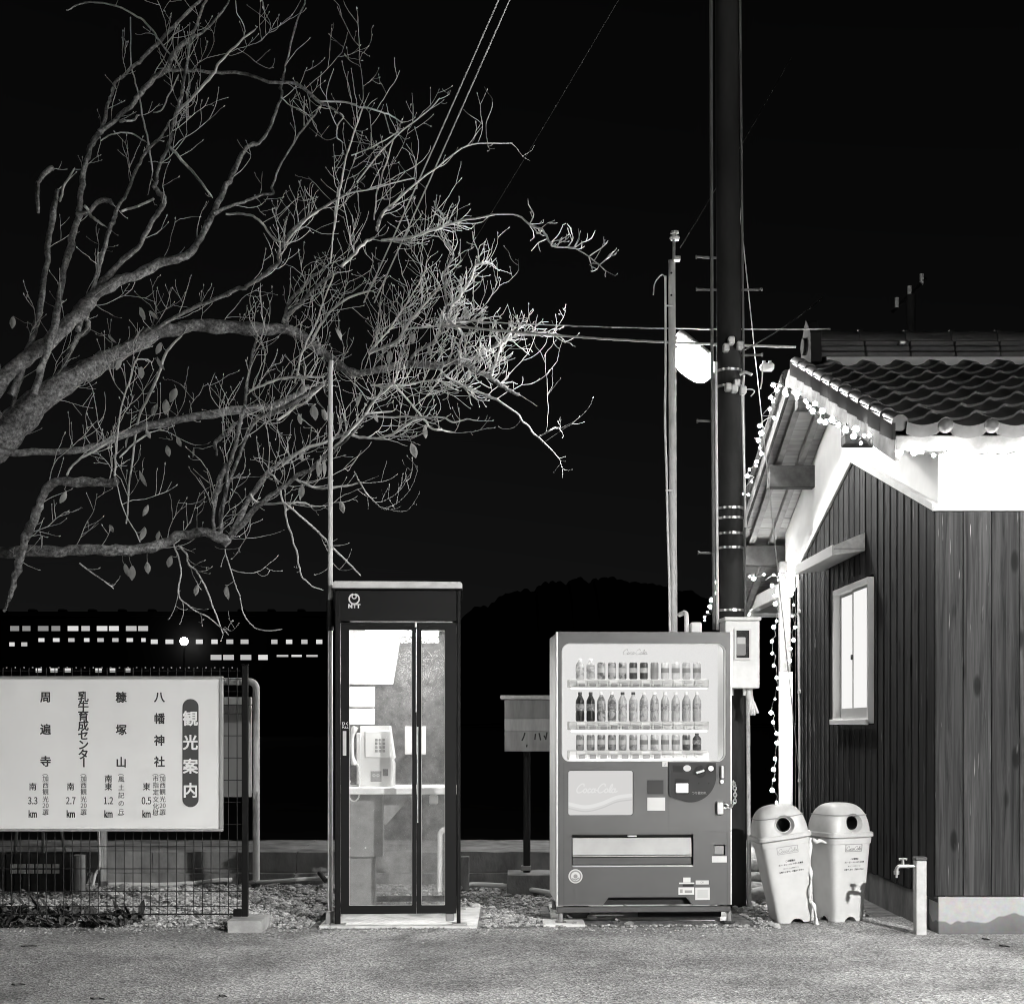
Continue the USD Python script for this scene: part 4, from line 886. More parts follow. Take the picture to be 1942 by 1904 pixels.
psx('hood', shift(tube([LA - dd_ * .09, LA - dd_ * .085, LB_ + dd_ * .085, LB_ + dd_ * .09], [.02, .055, .055, .02], 16), (0, .02, .15)), M['galv'], smooth=40)
def lamp2(x, y, z):
    t = thing('road_lamp', 'road lamp on a steel mast behind the photographer', 'street lamp', (x, y, 0))
    part('mast', tube([(0, 0, 0), (0, 0, z - .4), (-.1, .1, z - .05), (-.5, .35, z + .1)], [.07, .06, .05, .04], 12), M['galv'], t, smooth=40)
    part('hood', lathe([(.0, .19), (.1, .18), (.2, .08), (.255, -.125), (.245, -.125), (.19, .07), (.09, .165), (0, .175)], 24, (-.6, .4, z)), M['mgrey'], t, smooth=40)
    part('lens', trimesh.creation.icosphere(2, .13).apply_translation((-.6, .4, z)), M['lampb'], t, smooth=True)
lamp2(6.6, -2.5, 5.1)
mbx = thing('meter_box', 'white electricity meter box with a window mounted on the utility pole', 'meter box', P(1410, 1305, 10.42), 4)
BASE[str(mbx.GetPath())] = np.zeros(3)
ms = F / 10.42
part('case', box(-35 / ms, 31.5 / ms, 0, .19, 0, 128 / ms, .006), M['white2'], mbx)
part('lid', box(-37 / ms, 34 / ms, -.015, .2, 128.5 / ms, 135 / ms, .006), M['white2'], mbx)
wf = part('window_frame', ext_xz(sbox(-18 / ms, 54 / ms, 14 / ms, 113 / ms).difference(sbox(-14.5 / ms, 57.5 / ms, 10.5 / ms, 109.5 / ms)), -.014, .002), M['lgrey'], mbx)
part('window_back', box(-14.5 / ms, 10.5 / ms, -.003, -.0005, 57.5 / ms, 109.5 / ms), M['blackmat'], mbx)
part('window_glass', box(-14.5 / ms, 10.5 / ms, -.012, -.010, 57.5 / ms, 109.5 / ms), M['cglass'], mbx)
part('meter', ext_xz(rrect(-14 / ms, 4 / ms, 62 / ms, 97 / ms, .012), -.009, -.0035), M['mgrey'], mbx)
part('meter_plate', box(-12.5 / ms, 3 / ms, -.0098, -.0092, 84 / ms, 96 / ms), M['sticker'], mbx)
for dx in (-27, -18, 8, 20): part('cable_gland', cyl((dx / ms, .09, -.05), (dx / ms, .09, .001), .014), M['lgrey'], mbx)
gl = thing('work_glove', 'white work glove hanging below the meter box', 'glove', tuple(P(1421, 1306, 10.5)))
gp = lambda a, b, r0, r1: tube(spline([P(*a, 10.5), P((a[0] + b[0]) / 2 + 1, (a[1] + b[1]) / 2, 10.49), P(*b, 10.5)], 4), np.linspace(r0, r1, len(spline([(0,), (1,), (2,)], 4))), 8)
part('palm', tube([P(1421, 1306, 10.5), P(1421, 1318, 10.5), P(1424, 1330, 10.5)], [.014, .026, .024], 10), M['white2'], gl, smooth=50, world=True)
for k, (b, r) in enumerate((((1437, 1352), .013), ((1431, 1356), .011), ((1425, 1356), .011), ((1419, 1352), .01), ((1433, 1340), .011))):
    part('finger', gp((1424, 1326), b, r + .003, r * .8), M['white2'], gl, smooth=50, world=True)
tb = thing('conduit_elbow', 'white conduit elbow and small box on top of the vending machine', 'conduit', mworld((vx(1300), .3, vz(1198))))
part('elbow', tube(spline([P(1288, 1166, 10.2), P(1299, 1162, 10.15), P(1302, 1172, 10.12), P(1302, 1200, 10.12)], 4), .017, 8), M['white2'], tb, smooth=40, world=True)
part('junction_box', box(X(1308, 10.15), X(1329, 10.15), 10.08, 10.18, Z(1204, 10.15), Z(1181, 10.15), .008), M['white2'], tb, world=True)
def wire(a, b, sag, r, m, label, n=14):
    t = np.linspace(0, 1, n)[:, None]; pts = a + (b - a) * t; pts[:, 2] -= (sag * 4 * t * (1 - t))[:, 0]
    solo('overhead_wire', tube(pts, r, 6), m, label, 'wire', smooth=True)
wire(P(985, -90, 13.5), P(690, 574, 17.5), .02, .009, M['cable'], 'left one of the two steep parallel wires crossing the tree top')
wire(P(1006, -90, 13.5), P(710, 574, 17.5), .02, .009, M['cable'], 'right one of the two steep parallel wires crossing the tree top')
wire(P(1185, -20, 15), P(860, 520, 19), .03, .004, M['darkcable'], 'thin faint wire crossing the dark sky right of the parallel pair')
wire(P(840, 606, 13.5), P(1575, 624, 11.2), .03, .0055, M['cable'], 'upper thin wire running level behind the street lamp')
wire(P(840, 617, 13.0), P(1509, 658, 11.2), .03, .010, M['wirelit'], 'lower thicker wire running from the tree to the roof ridge')
wire(P(1361, 0, 10.75), P(1534, 1640, 13.0), 0, .0045, M['cable'], 'slanting guy wire from the utility pole down to the bins')
wire(P(1500, 110, 13.0), P(1290, 470, 10.9), .02, .0035, M['darkcable'], 'thin wire rising to the right from the slim pole')
wire(P(1404, 668, 10.7), P(1560, 565, 14.0), .03, .005, M['darkcable'], 'thin wire rising from the utility pole over the roof')
wi = thing('wire_box', 'small pale terminal box hanging on a wire beside the roof peak', 'terminal box', tuple(P(1455, 696, 10.9)))
part('case', box(X(1442, 10.9), X(1467, 10.9), 10.86, 10.93, Z(704, 10.9), Z(690, 10.9), .012), M['white2'], wi, world=True)
for u in (1449, 1460): part('clip', cyl(P(u, 690, 10.9), P(u, 685, 10.9), .012), M['lgrey'], wi, world=True)
part('tail', tube(spline([P(1446, 704, 10.9), P(1445, 722, 10.9), P(1442, 738, 10.9)], 4), .006, 5), M['cable'], wi, world=True)
AD = 24.0
ap = thing('far_pole', 'dim utility pole with three insulators rising behind the tiled roof', 'utility pole', (X(1727, AD), AD, 0))
part('shaft', cyl(P(1727, 1500, AD), P(1727, 560, AD), .085, .075), M['pole'], ap, world=True)
part('cross_arm', tube([P(1692, 592, AD), P(1756, 528, AD)], .03, 6), M['blackmat'], ap, world=True)
for u, v in ((1701, 583), (1725, 561), (1748, 538)): part('insulator', cyl(P(u, v + 1, AD), P(u, v - 18, AD), .035), M['porcelain'], ap, world=True)

# ---------------------------------------------------------------- station building
WX, FY, WE = X(1778, 9.36), 9.36, 13.76
XR = 7.5
bd = thing('station_building', 'small wooden building with kawara tile roof, lit window and white gable', 'building', (WX, FY, 0))
pb_ = lambda n, m, mt, par=bd, **k: part(n, m, mt, par, world=True, **k)
def ztrim(y): return 2.70 + (y - FY) * .318 if y < 11.6 else 3.412 - (y - 11.6) * .285
RY, RZ0, SLP = 12.0, 4.29, .361
def zr(y): return RZ0 - SLP * abs(y - RY)
gab = holder('gable_cladding', bd)
wy0, wy1, wz0, wz1 = 10.93, 12.14, 1.345, 2.44
bw = .1825; k = 0; y = FY
while y < WE - .02:
    a, b = y + .0022, min(y + bw - .0022, WE)
    segs = []
    top = [(a, ztrim(a) - .001), (b, ztrim(b) - .001)]
    if a < 11.6 < b: top = [(a, ztrim(a)), (11.6, ztrim(11.6)), (b, ztrim(b))]
    full = Polygon([(a, .225), (b, .225)] + top[::-1])
    hole = sbox(wy0 - .02, wz0 - .02, wy1 + .02, wz1 + .02)
    g = full.difference(hole)
    d = R.uniform(-.003, .003)
    for pg in polys(g):
        part('plank', ext_yz(pg, WX - .02 + d, WX - .002), PLANKS[R.randrange(4)], gab, world=True)
    part('batten', box(WX - .027, WX - .021, y + bw - .012, y + bw + .010, .225, ztrim(y + bw) - .012 if not (wy0 - .03 < y + bw < wy1 + .03) else wz0 - .05, .003), PLANKS[k % 4], gab, world=True)
    if wy0 - .03 < y + bw < wy1 + .03: part('batten', box(WX - .027, WX - .021, y + bw - .012, y + bw + .010, wz1 + .06, ztrim(y + bw) - .012, .003), PLANKS[k % 4], gab, world=True)
    y += bw; k += 1
pb_('gable_backing', ext_yz(Polygon([(FY + .002, .2), (WE, .2), (WE, ztrim(WE)), (11.6, ztrim(11.6)), (FY + .002, ztrim(FY))]).difference(sbox(wy0 - .01, wz0 - .01, wy1 + .01, wz1 + .01)), WX - .0015, WX + .05), M['blackmat'])
fro = holder('front_cladding', bd)
x = WX - .022; k = 0
while x < XR:
    w = .1795
    part('plank', box(x + .002, x + w - .002, FY - .022 + R.uniform(-.003, .002), FY - .001, .245, 2.698, .003), PLANKS[(k * 3 + 1) % 4], fro, world=True); x += w; k += 1
for s0, s1 in (((FY - .03, ztrim(FY)), (11.6, ztrim(11.6))), ((11.6, ztrim(11.6)), (WE, ztrim(WE)))):
    pb_('gable_flashing', ext_yz(Polygon([s0, s1, (s1[0], s1[1] + .045), (s0[0], s0[1] + .045)]), WX - .04, WX + .002), M['white2'])
pb_('front_flashing', box(WX - .036, XR, FY - .04, FY, 2.70, 2.738, .003), M['white2'])
# white plaster above the cladding
pb_('gable_plaster', ext_yz(Polygon([(FY + .012, 2.72), (11.6, ztrim(11.6) + .02), (WE, ztrim(WE) + .02), (14.6, ztrim(WE) - .2), (14.6, zr(14.6) - .12), (RY, RZ0 - .12), (FY + .012, zr(FY) - .12)]), WX + .006, WX + .06), M['plaster'])
pb_('front_plaster', box(WX + .007, XR, FY + .006, FY + .06, 2.72, zr(FY) - .13), M['plaster'])
pb_('rear_wall', box(WX + .3, XR, 14.4, 14.5, 0, 2.9), M['blackmat'])
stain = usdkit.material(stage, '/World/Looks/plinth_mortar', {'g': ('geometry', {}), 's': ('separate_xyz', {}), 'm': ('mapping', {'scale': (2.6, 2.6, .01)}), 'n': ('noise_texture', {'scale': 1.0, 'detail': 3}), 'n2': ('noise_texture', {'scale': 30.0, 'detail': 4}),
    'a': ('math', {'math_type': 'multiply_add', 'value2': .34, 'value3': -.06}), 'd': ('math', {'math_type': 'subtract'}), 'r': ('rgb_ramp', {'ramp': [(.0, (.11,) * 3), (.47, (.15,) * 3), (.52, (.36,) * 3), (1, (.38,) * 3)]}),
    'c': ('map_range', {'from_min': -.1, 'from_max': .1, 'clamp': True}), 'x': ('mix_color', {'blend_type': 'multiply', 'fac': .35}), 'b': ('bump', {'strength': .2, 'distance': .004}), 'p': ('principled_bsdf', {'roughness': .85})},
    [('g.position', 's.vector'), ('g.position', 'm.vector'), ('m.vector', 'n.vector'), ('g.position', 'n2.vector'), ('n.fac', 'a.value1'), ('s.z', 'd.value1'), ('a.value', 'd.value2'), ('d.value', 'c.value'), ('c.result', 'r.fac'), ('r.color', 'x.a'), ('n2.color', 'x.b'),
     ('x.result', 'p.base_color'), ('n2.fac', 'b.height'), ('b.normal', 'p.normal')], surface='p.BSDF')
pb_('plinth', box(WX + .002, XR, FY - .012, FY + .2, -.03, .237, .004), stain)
pb_('plinth_side', box(WX - .012, WX + .15, FY + .205, WE, -.03, .217, .004), M['old_concrete'])
# window
wn = pb_('window', ext_yz(sbox(wy0, wz0, wy1, wz1).difference(sbox(wy0 + .04, wz0 + .045, wy1 - .04, wz1 - .045)), WX - .062, WX + .05), M['white'])
pw_ = lambda n, m, mt, **k: part(n, m, mt, wn, world=True, **k)
ym = (wy0 + wy1) / 2
for a, b, xx in ((wy0 + .046, ym + .02, WX - .035), (ym - .02, wy1 - .046, WX - .008)):
    pw_('sash', ext_yz(sbox(a, wz0 + .046, b, wz1 - .046).difference(sbox(a + .028, wz0 + .12, b - .02, wz1 - .065)), xx, xx + .022), M['lgrey'])
    pw_('pane', box(xx + .008, xx + .013, a + .027, b - .019, wz0 + .119, wz1 - .064), M['win'])
pw_('latch', box(WX - .05, WX - .036, ym - .015, ym + .015, wz0 + .5, wz0 + .54, .003), M['dgrey'])
pw_('sill', box(WX - .085, WX - .0625, wy0 - .02, wy1 + .02, wz0 - .012, wz0 + .03, .004), M['white'])
# hood over the window
h0, h1, hx_ = 11.16, 12.62, X(1581, 11.16)
hood = pb_('window_hood', ext_xz(Polygon([(WX - .03, 2.80), (hx_, 2.70), (hx_, 2.628), (WX - .03, 2.66)]), h0, h1), M['galv'])
part('hood_lip', box(hx_ - .012, hx_ - .001, h0 - .006, h1 + .006, 2.622, 2.705, .002), M['lgrey'], hood, world=True)
part('hood_seam', box(hx_, WX - .03, h0 - .006, h0 - .001, 2.672, 2.678), M['mgrey'], hood, world=True)
# roof structure
VX = 2.29
ey0, ey1 = 8.68, 16.5
def slope_box(xa, xb, ya, yb2, dz0, dz1):
    return ext_yz(Polygon([(ya, zr(ya) + dz0), (yb2, zr(yb2) + dz0), (yb2, zr(yb2) + dz1), (ya, zr(ya) + dz1)]), xa, xb)
rf = holder('roof', bd)
pr = lambda n, m, mt, **k: part(n, m, mt, rf, world=True, **k)
for ya, yb2 in ((ey0, RY), (RY, ey1)):
    nb_ = int(abs(yb2 - ya) / .19)
    for q in range(nb_):
        a, b = ya + (yb2 - ya) * q / nb_, ya + (yb2 - ya) * (q + 1) / nb_
        pr('soffit_board', slope_box(VX + .012, WX + .3, a + .003, b - .003, -.085 + R.uniform(-.002, .002), -.062), M['soffit'])
    pr('roof_deck', slope_box(VX + .01, XR, ya, yb2, -.06, -.035), M['blackmat'])
    pr('verge_board', slope_box(VX - .018, VX + .008, ya, yb2, -.19, -.04), M['darkwood'])
    for xx in (VX + .10, VX + .30): pr('rafter', slope_box(xx, xx + .055, ya, yb2, -.15, -.086), M['timber'])
pr('rear_deck', slope_box(WX + .31, XR, RY, ey1, -.085, -.062), M['blackmat'])
for yy_ in (10.25, 11.93, 13.25, 14.75): pr('purlin', box(VX + .03, WX + .1, yy_ - .07, yy_ + .07, zr(yy_) - .37, zr(yy_) - .17, .006), M['darkwood'])
pr('eave_fascia', box(VX - .016, XR, ey0 - .022, ey0 - .001, zr(ey0) - .13, zr(ey0) - .045, .002), M['timber'])
pr('rear_fascia', box(VX - .016, XR, ey1 + .001, ey1 + .022, zr(ey1) - .13, zr(ey1) - .045, .002), M['white2'])
TW, NRW = .272, 11
RP = (RY - .15 - ey0) / NRW
def tile_mesh(L=RP * 1.22, eave=False):
    prof = []
    for t in np.linspace(0, 1, 13):
        z = -.02 * math.sin(math.pi * t / .68) if t < .68 else .03 * math.sin(math.pi * (t - .68) / .32)
        prof.append((t * TW, z))
    v, f = [], []; n = len(prof); th = .017
    for yy_, zz in ((-.01, .03), (L, .006)):
        for x_, z_ in prof: v.append((x_, yy_, z_ + zz + th))
        for x_, z_ in prof: v.append((x_, yy_, z_ + zz - (.055 if eave and yy_ < 0 else 0)))
    for j in range(n - 1):
        f += [(j, j + 1, 2 * n + j + 1), (j, 2 * n + j + 1, 2 * n + j)]
        f += [(n + j, 3 * n + j + 1, n + j + 1), (n + j, 3 * n + j, 3 * n + j + 1)]
        f += [(j, n + j + 1, j + 1), (j, n + j, n + j + 1)]
    for a in (0, n - 1):
        q = (a, 2 * n + a, 3 * n + a, n + a)
        f += [(q[0], q[1], q[2]), (q[0], q[2], q[3])] if a == 0 else [(q[0], q[2], q[1]), (q[0], q[3], q[2])]
    m = T(v, f)
    ang = math.atan(SLP); v = np.array(m.vertices)
    m.vertices = np.stack([v[:, 0], v[:, 1] * math.cos(ang) - v[:, 2] * math.sin(ang), v[:, 1] * math.sin(ang) + v[:, 2] * math.cos(ang)], 1)
    return m
for c in range(10):
    for r_ in range(NRW):
        y = ey0 - .03 + RP * r_
        m = shift(tile_mesh(eave=r_ == 0), (VX + .04 + c * TW, y, zr(ey0) - .012 + SLP * RP * r_ + R.uniform(-.003, .003)))
        tl_ = pr('roof_tile', m, M['tile' if R.random() < .6 else 'tile2'], smooth=30)
        if r_ == 0:
            k_ = trimesh.creation.icosphere(2, .047); k_.apply_scale((1, .75, 1))
            pr('eave_knob', shift(k_, (VX + .04 + c * TW + TW * .84, y - .012, zr(ey0) + .012)), M['tile2'], smooth=True)
pr('far_tiles', slope_box(VX + .06 + 10 * TW, XR, ey0, RY - .12, -.03, .02), M['tile'])
pr('rear_tiles', slope_box(VX + .03, XR, RY + .1, ey1, -.03, .02), M['tile'])
for sgn in (1, -1):
    for r_ in range(NRW if sgn > 0 else 15):
        ya = (ey0 - .03 + RP * r_) if sgn > 0 else (ey1 + .03 - RP * r_)
        za = (zr(ey0) if sgn > 0 else zr(ey1)) + SLP * RP * r_
        yb2, zb = ya + sgn * RP * 1.05, za + SLP * RP * 1.05
        pg = Polygon([(ya, za + .045), (yb2, zb + .03), (yb2, zb - .085), (ya, za - .07)])
        pr('verge_tile', ext_yz(pg, VX - .042, VX - .022), M['matte'])
        pr('verge_cap', tube([(VX + .005, ya, za + .03), (VX + .005, yb2, zb + .02)], [.05, .046], 10), M['tile'], smooth=40)
X0R = 2.50
pr('ridge_mortar', box(X0R + .04, XR, RY - .185, RY + .185, RZ0 - .1, RZ0 + .012), M['plaster'])
for k_, (wd, z0) in enumerate(((.17, .014), (.15, .064), (.13, .114))):
    x = X0R
    while x < 5.2:
        pr('ridge_tile', box(x + .002, x + .36, RY - wd, RY + wd, RZ0 + z0, RZ0 + z0 + .046, .008), M['tile']); x += .364
    pr('ridge_run', box(5.25, XR, RY - wd, RY + wd, RZ0 + z0, RZ0 + z0 + .046), M['tile'])
x = X0R
while x < 5.2:
    pr('ridge_cap', tube([(x, RY, RZ0 + .17), (x + .33, RY, RZ0 + .17)], .095, 14), M['tile'], smooth=40)
    pr('ridge_collar', tube([(x + .332, RY, RZ0 + .17), (x + .372, RY, RZ0 + .17)], .105, 14), M['tile'], smooth=40); x += .374
og = LineString([(RY - .2, RZ0 - .02), (RY - .17, RZ0 + .2), (RY - .06, RZ0 + .3), (RY, RZ0 + .34), (RY + .06, RZ0 + .3), (RY + .17, RZ0 + .2), (RY + .2, RZ0 - .02)])
pr('ridge_end_tile', ext_yz(Polygon(og.coords).buffer(.015), X0R - .09, X0R - .004), M['matte'])
pr('ridge_boss', tube([(X0R - .12, RY, RZ0 + .14), (X0R - .091, RY, RZ0 + .14)], .07, 14), M['matte'], smooth=40)
pr('ridge_glint', box(X(1705, 11.8), X(1716, 11.8), RY - .22, RY - .175, RZ0 + .11, RZ0 + .13), M['steel'])  # small steel piece added as a glint on the ridge
# rear porch post and conduit
pst = holder('porch_post', bd)
part('post', box(WX - .06, WX + .045, 14.52, 14.63, .0, 2.95, .006), M['timber'], pst, world=True)
part('post_cover', box(WX - .07, WX + .06, 14.49, 14.515, .0, Z(1274, 14.5), .004), M['white'], pst, world=True)
pb_('porch_beam', box(WX - .06, WX + .045, 14.64, 16.4, 2.60, 2.74, .006), M['white2'])
pb_('wall_conduit', tube([P(1518, 1640, 13.72), P(1517, 1400, 13.72), P(1515, 1100, 13.72)], .016, 8), M['white2'], smooth=40)
for v in (1312, 1480, 1160): pb_('conduit_clip', box(X(1513, 13.7), X(1524, 13.7), 13.68, 13.71, Z(v + 3, 13.7), Z(v - 3, 13.7), .003), M['white2'])
lx, lz = X(1716, 9.2), Z(846, 9.2)
pb_('eave_vent', box(X(1725, 9.33), X(1790, 9.33), 9.325, 9.36, Z(858, 9.33), Z(838, 9.33), .004), M['mgrey'])

# ---------------------------------------------------------------- fairy light strings
BULB = trimesh.creation.icosphere(1, .0175)
def light_string(label, path, step=.085, jit=.014, drop=.03, mat_='bulb', r=1.0):
    path = np.asarray(path, float)
    seg = np.concatenate([[0], np.cumsum(np.linalg.norm(np.diff(path, axis=0), axis=1))])
    t = thing('light_string', label, 'fairy lights', path[0], 0, None)
    wp = []
    for sdist in np.arange(0, seg[-1], step / 2):
        c = np.array([np.interp(sdist, seg, path[:, i]) for i in range(3)]) + NR.normal(0, jit, 3)
        wp.append(c)
    part('lead', tube(wp, .0035, 4), M['darkcable'], t, world=True)
    for q in range(0, len(wp), 2):
        b = BULB.copy(); b.apply_scale(r * (.6 + .75 * R.random() ** 1.5))
        part('bulb', shift(b, wp[q] + np.array([0, 0, -drop * R.random()])), M[mat_], t, world=True)
V3 = lambda y, dz, x=VX - .12: (x, y, zr(y) + dz)
light_string('fairy lights along the front slope of the gable edge', [V3(11.95, -.16), V3(11.2, -.15), V3(10.4, -.14), V3(9.5, -.12), V3(8.7, -.10)], .12, .02)
light_string('fairy lights along the rear slope of the gable edge', [V3(12.05, -.16), V3(13, -.17), V3(14, -.18), V3(15, -.2), V3(16.4, -.22)], .11, .025)
light_string('fairy lights under the front eave over the white plaster', [(VX - .04, 8.66, zr(ey0) - .10)] + [(VX + .18 * k, 8.64, zr(ey0) - .13 - .03 * (k % 2)) for k in range(1, 22)], .075, .014, .03, 'bulb2')
light_string('fairy lights hung along the rear eave behind the utility pole', [(VX - .06, 16.5, 2.66), (VX + .3, 16.52, 2.58), (VX + .7, 16.52, 2.62), (VX + 1.2, 16.52, 2.58)], .11)
pz = lambda v, D=14.42: Z(v, D)
light_string('fairy lights wound down the left side of the white porch post', [(X(1470 + 5 * math.sin(v * .05), 14.42), 14.42, pz(v)) for v in range(1105, 1530, 16)], .115, .012)
light_string('fairy lights running down beside the wall conduit', [(X(1503 + 2 * math.sin(v * .06), 14.3), 14.3, pz(v, 14.3)) for v in range(1075, 1290, 18)], .115, .012)
light_string('fairy lights across the porch from the pole to the gable', [P(1424, 1088, 14.4), P(1450, 1092, 14.4), P(1480, 1086, 14.3), P(1508, 1083, 14.0)], .07, .02)

# ---------------------------------------------------------------- bins
def sq_ring(hx_, hy_, z, n=48, e=5.0):
    t = np.arange(n) * 2 * math.pi / n
    c, s_ = np.cos(t), np.sin(t)
    return np.stack([hx_ * np.sign(c) * np.abs(c) ** (2 / e), hy_ * np.sign(s_) * np.abs(s_) ** (2 / e), np.full(n, z)], 1)
def loft(rings, cap=True):
    n = len(rings[0]); v = np.vstack(rings); f = []
    for i in range(len(rings) - 1):
        for j in range(n):
            a, b = i * n + j, i * n + (j + 1) % n; f += [(a, b, b + n), (a, b + n, a + n)]
    if cap:
        v = np.vstack([v, rings[0].mean(0)[None], rings[-1].mean(0)[None]]); c0, c1 = len(v) - 2, len(v) - 1
        for j in range(n):
            f.append((c0, (j + 1) % n, j)); f.append((c1, (len(rings) - 1) * n + j, (len(rings) - 1) * n + (j + 1) % n))
    return T(v, f)
import manifold3d
def mani(m):
    m = m.copy(); m.merge_vertices()
    return manifold3d.Manifold(manifold3d.Mesh(np.asarray(m.vertices, np.float32), np.asarray(m.faces, np.uint32)))
def unmani(m):
    q = m.to_mesh(); return T(q.vert_properties[:, :3], q.tri_verts)
def make_bin(label, loc, rz, lean, hx_, h):
    t = thing('recycling_bin', label, 'bin', loc, rot=(0, lean, rz), group=None)
    BASE[str(t.GetPath())] = np.zeros(3)
    k = h / .78; e = 7
    outer = loft([sq_ring(hx_ * .70, hx_ * .70, 0, e=e), sq_ring(hx_ * .72, hx_ * .72, .02 * k, e=e), sq_ring(hx_ * .93, hx_ * .93, .555 * k, e=e), sq_ring(hx_ * .93, hx_ * .93, .56 * k, e=e)])
    cut = cyl((0, -.5, -.018), (0, .5, -.018), .05 * k, n=24)
    cut2 = cyl((-.5, 0, -.018), (.5, 0, -.018), .05 * k, n=24)
    part('body', unmani(mani(outer) - mani(cut) - mani(cut2)), M['bin'], t, smooth=35)
    part('collar', loft([sq_ring(hx_ * .935, hx_ * .935, .515 * k, e=e), sq_ring(hx_ * .95, hx_ * .95, .52 * k, e=e), sq_ring(hx_ * .965, hx_ * .965, .552 * k, e=e), sq_ring(hx_ * .93, hx_ * .93, .556 * k, e=e)]), M['bin'], t, smooth=35)
    part('rim', loft([sq_ring(hx_ * .97, hx_ * .97, .557 * k, e=e), sq_ring(hx_ * 1.02, hx_ * 1.02, .562 * k, e=e), sq_ring(hx_ * 1.02, hx_ * 1.02, .585 * k, e=e), sq_ring(hx_ * .98, hx_ * .98, .592 * k, e=e)]), M['binlid'], t, smooth=35)
    for sx_ in (-1, 1):
        for q in (-.35, .1): part('side_rib', box(sx_ * hx_ * .72, sx_ * hx_ * .735, q * hx_ - .006, q * hx_ + .006, .02, .03, .002), M['bin'], t)
    # dome lid with flat front
    rings = []
    for q in np.linspace(0, 1, 12):
        a = q * math.pi / 2; w = hx_ * .955 * (math.cos(a) ** .55 if q < 1 else .02)
        rings.append(sq_ring(max(w, .012), max(w, .012), .592 * k + .19 * k * math.sin(a) ** 1.0, e=5 - 2.6 * q))
    dome = mani(loft(rings))
    hz = .655 * k
    fd = np.array([0, -1, .12]); fd /= np.linalg.norm(fd)
    c0 = np.array([hx_ * .02, -hx_ * .84, hz])
    hole = mani(cyl(c0 - fd * .16, c0 + fd * .2, .046 * k, n=24)); cone = mani(cyl(c0 - fd * .02, c0 + fd * .12, .05 * k, .12 * k, n=28))
    part('lid', unmani(dome - hole - cone), M['binlid'], t, smooth=32)
    part('lid_seam', loft([sq_ring(hx_ * .90, hx_ * .90, .702 * k, e=3.6), sq_ring(hx_ * .905, hx_ * .905, .705 * k, e=3.6), sq_ring(hx_ * .89, hx_ * .89, .708 * k, e=3.6)], False), M['mgrey'], t, smooth=40)
    part('hole_lining', unmani(mani(cyl(c0 - fd * .15, c0 - fd * .012, .0455 * k, n=24)) - mani(cyl(c0 - fd * .14, c0 + fd * .02, .042 * k, n=24))), M['blackmat'], t)
    # printed front: tilt with the taper
    sl = (hx_ * .93 - hx_ * .72) / (.555 * k - .02 * k)
    def on_front(poly, d=.0012):
        m = ext_xz(poly, -d, .0); v = np.array(m.vertices)
        v[:, 1] += -(hx_ * .72 + (v[:, 2] - .02 * k) * sl) - .0006; m.vertices = v; return m
    f = hx_ / .19
    logo = coke(-.068 * f, .474 * k, .029 * f, .06)
    fr_ = rrect(-.075 * f, .075 * f, .465 * k, .515 * k, .004)
    part('brand_frame', on_front(fr_.difference(fr_.buffer(-.004))), M['binside' if lean else 'mgrey'], t)
    part('brand_script', on_front(logo), M['binside' if lean else 'mgrey'], t)
    for tx, zz, sz, mt in (('この容器は', .418, .024, 'ink'), ('カン・ビン・ペットボトル専用', .396, .021, 'ink'), ('紙くず・その他のゴミは', .370, .017, 'mgrey'), ('お断りします。ご協力ください', .348, .021, 'ink')):
        part('printed_line', on_front(text_xz(tx, .01 * f, zz * k, sz * f * .60, 'jp', 2 if mt == 'ink' else 0)), M[mt], t)
    return t
make_bin('left one of the two plastic recycling bins, leaning towards the vending machine', (X(1506, 9.92), 9.98, .0), 3, -8.5, .183, .80)
make_bin('upright plastic recycling bin between the leaning bin and the dark wall', (X(1601, 9.88), 10.05, 0), 26, 0, .178, .80)
tie = spline([P(1537, 1588, 9.85), P(1536, 1640, 9.85), P(1539, 1668, 9.82), P(1536, 1700, 9.82), P(1545, 1722, 9.8), P(1550, 1756, 9.78)], 6)
solo('plastic_bag', tube(tie, .010 + .006 * np.sin(np.arange(len(tie)) * .9), 8), M['white2'], 'crumpled white plastic strip hanging between the two bins', 'plastic bag', smooth=50)
solo('plastic_bag', tube(spline([P(1541, 1590, 9.83), P(1548, 1596, 9.82), P(1556, 1594, 9.82), P(1568, 1599, 9.82)], 4), [.006, .011, .014, .013, .016, .013, .012, .014, .012, .01, .008, .008, .004], 8), M['lgrey'], 'bag mouth folded over the rim between the bins', 'plastic bag', smooth=50)

# ---------------------------------------------------------------- standpipe with tap
TD = 9.30
tpst = thing('water_standpipe', 'pale square standpipe post with a dark cap before the building corner', 'standpipe', (X(1747, TD), TD, 0), 0)
part('post', box(X(1738, TD), X(1757.5, TD), TD, TD + .075, -.01, Z(1632, TD), .003), mat('standpipe_paint', .38, .5, (20, .12, 4)), tpst, world=True)
part('cap', box(X(1736.5, TD), X(1758.5, TD), TD - .003, TD + .08, Z(1631.5, TD), Z(1625, TD), .003), M['dgrey'], tpst, world=True)
tap = holder('tap', tpst); tpp = lambda n, m, **k: part(n, m, M['steel'], tap, world=True, smooth=40, **k)
TY = TD + .035
tpp('inlet', cyl(P(1738, 1642, TY), P(1718, 1642, TY), .010))
tpp('nut', cyl(P(1724, 1642, TY), P(1719, 1642, TY), .014, n=6))
tpp('spout', tube(spline([P(1719, 1642, TY), P(1712, 1642, TY), P(1704, 1643, TY), P(1700.5, 1649, TY), P(1700.5, 1653, TY)], 4), .0125, 10))
tpp('outlet', cyl(P(1700.5, 1651, TY), P(1700.5, 1658, TY), .0185, .017))
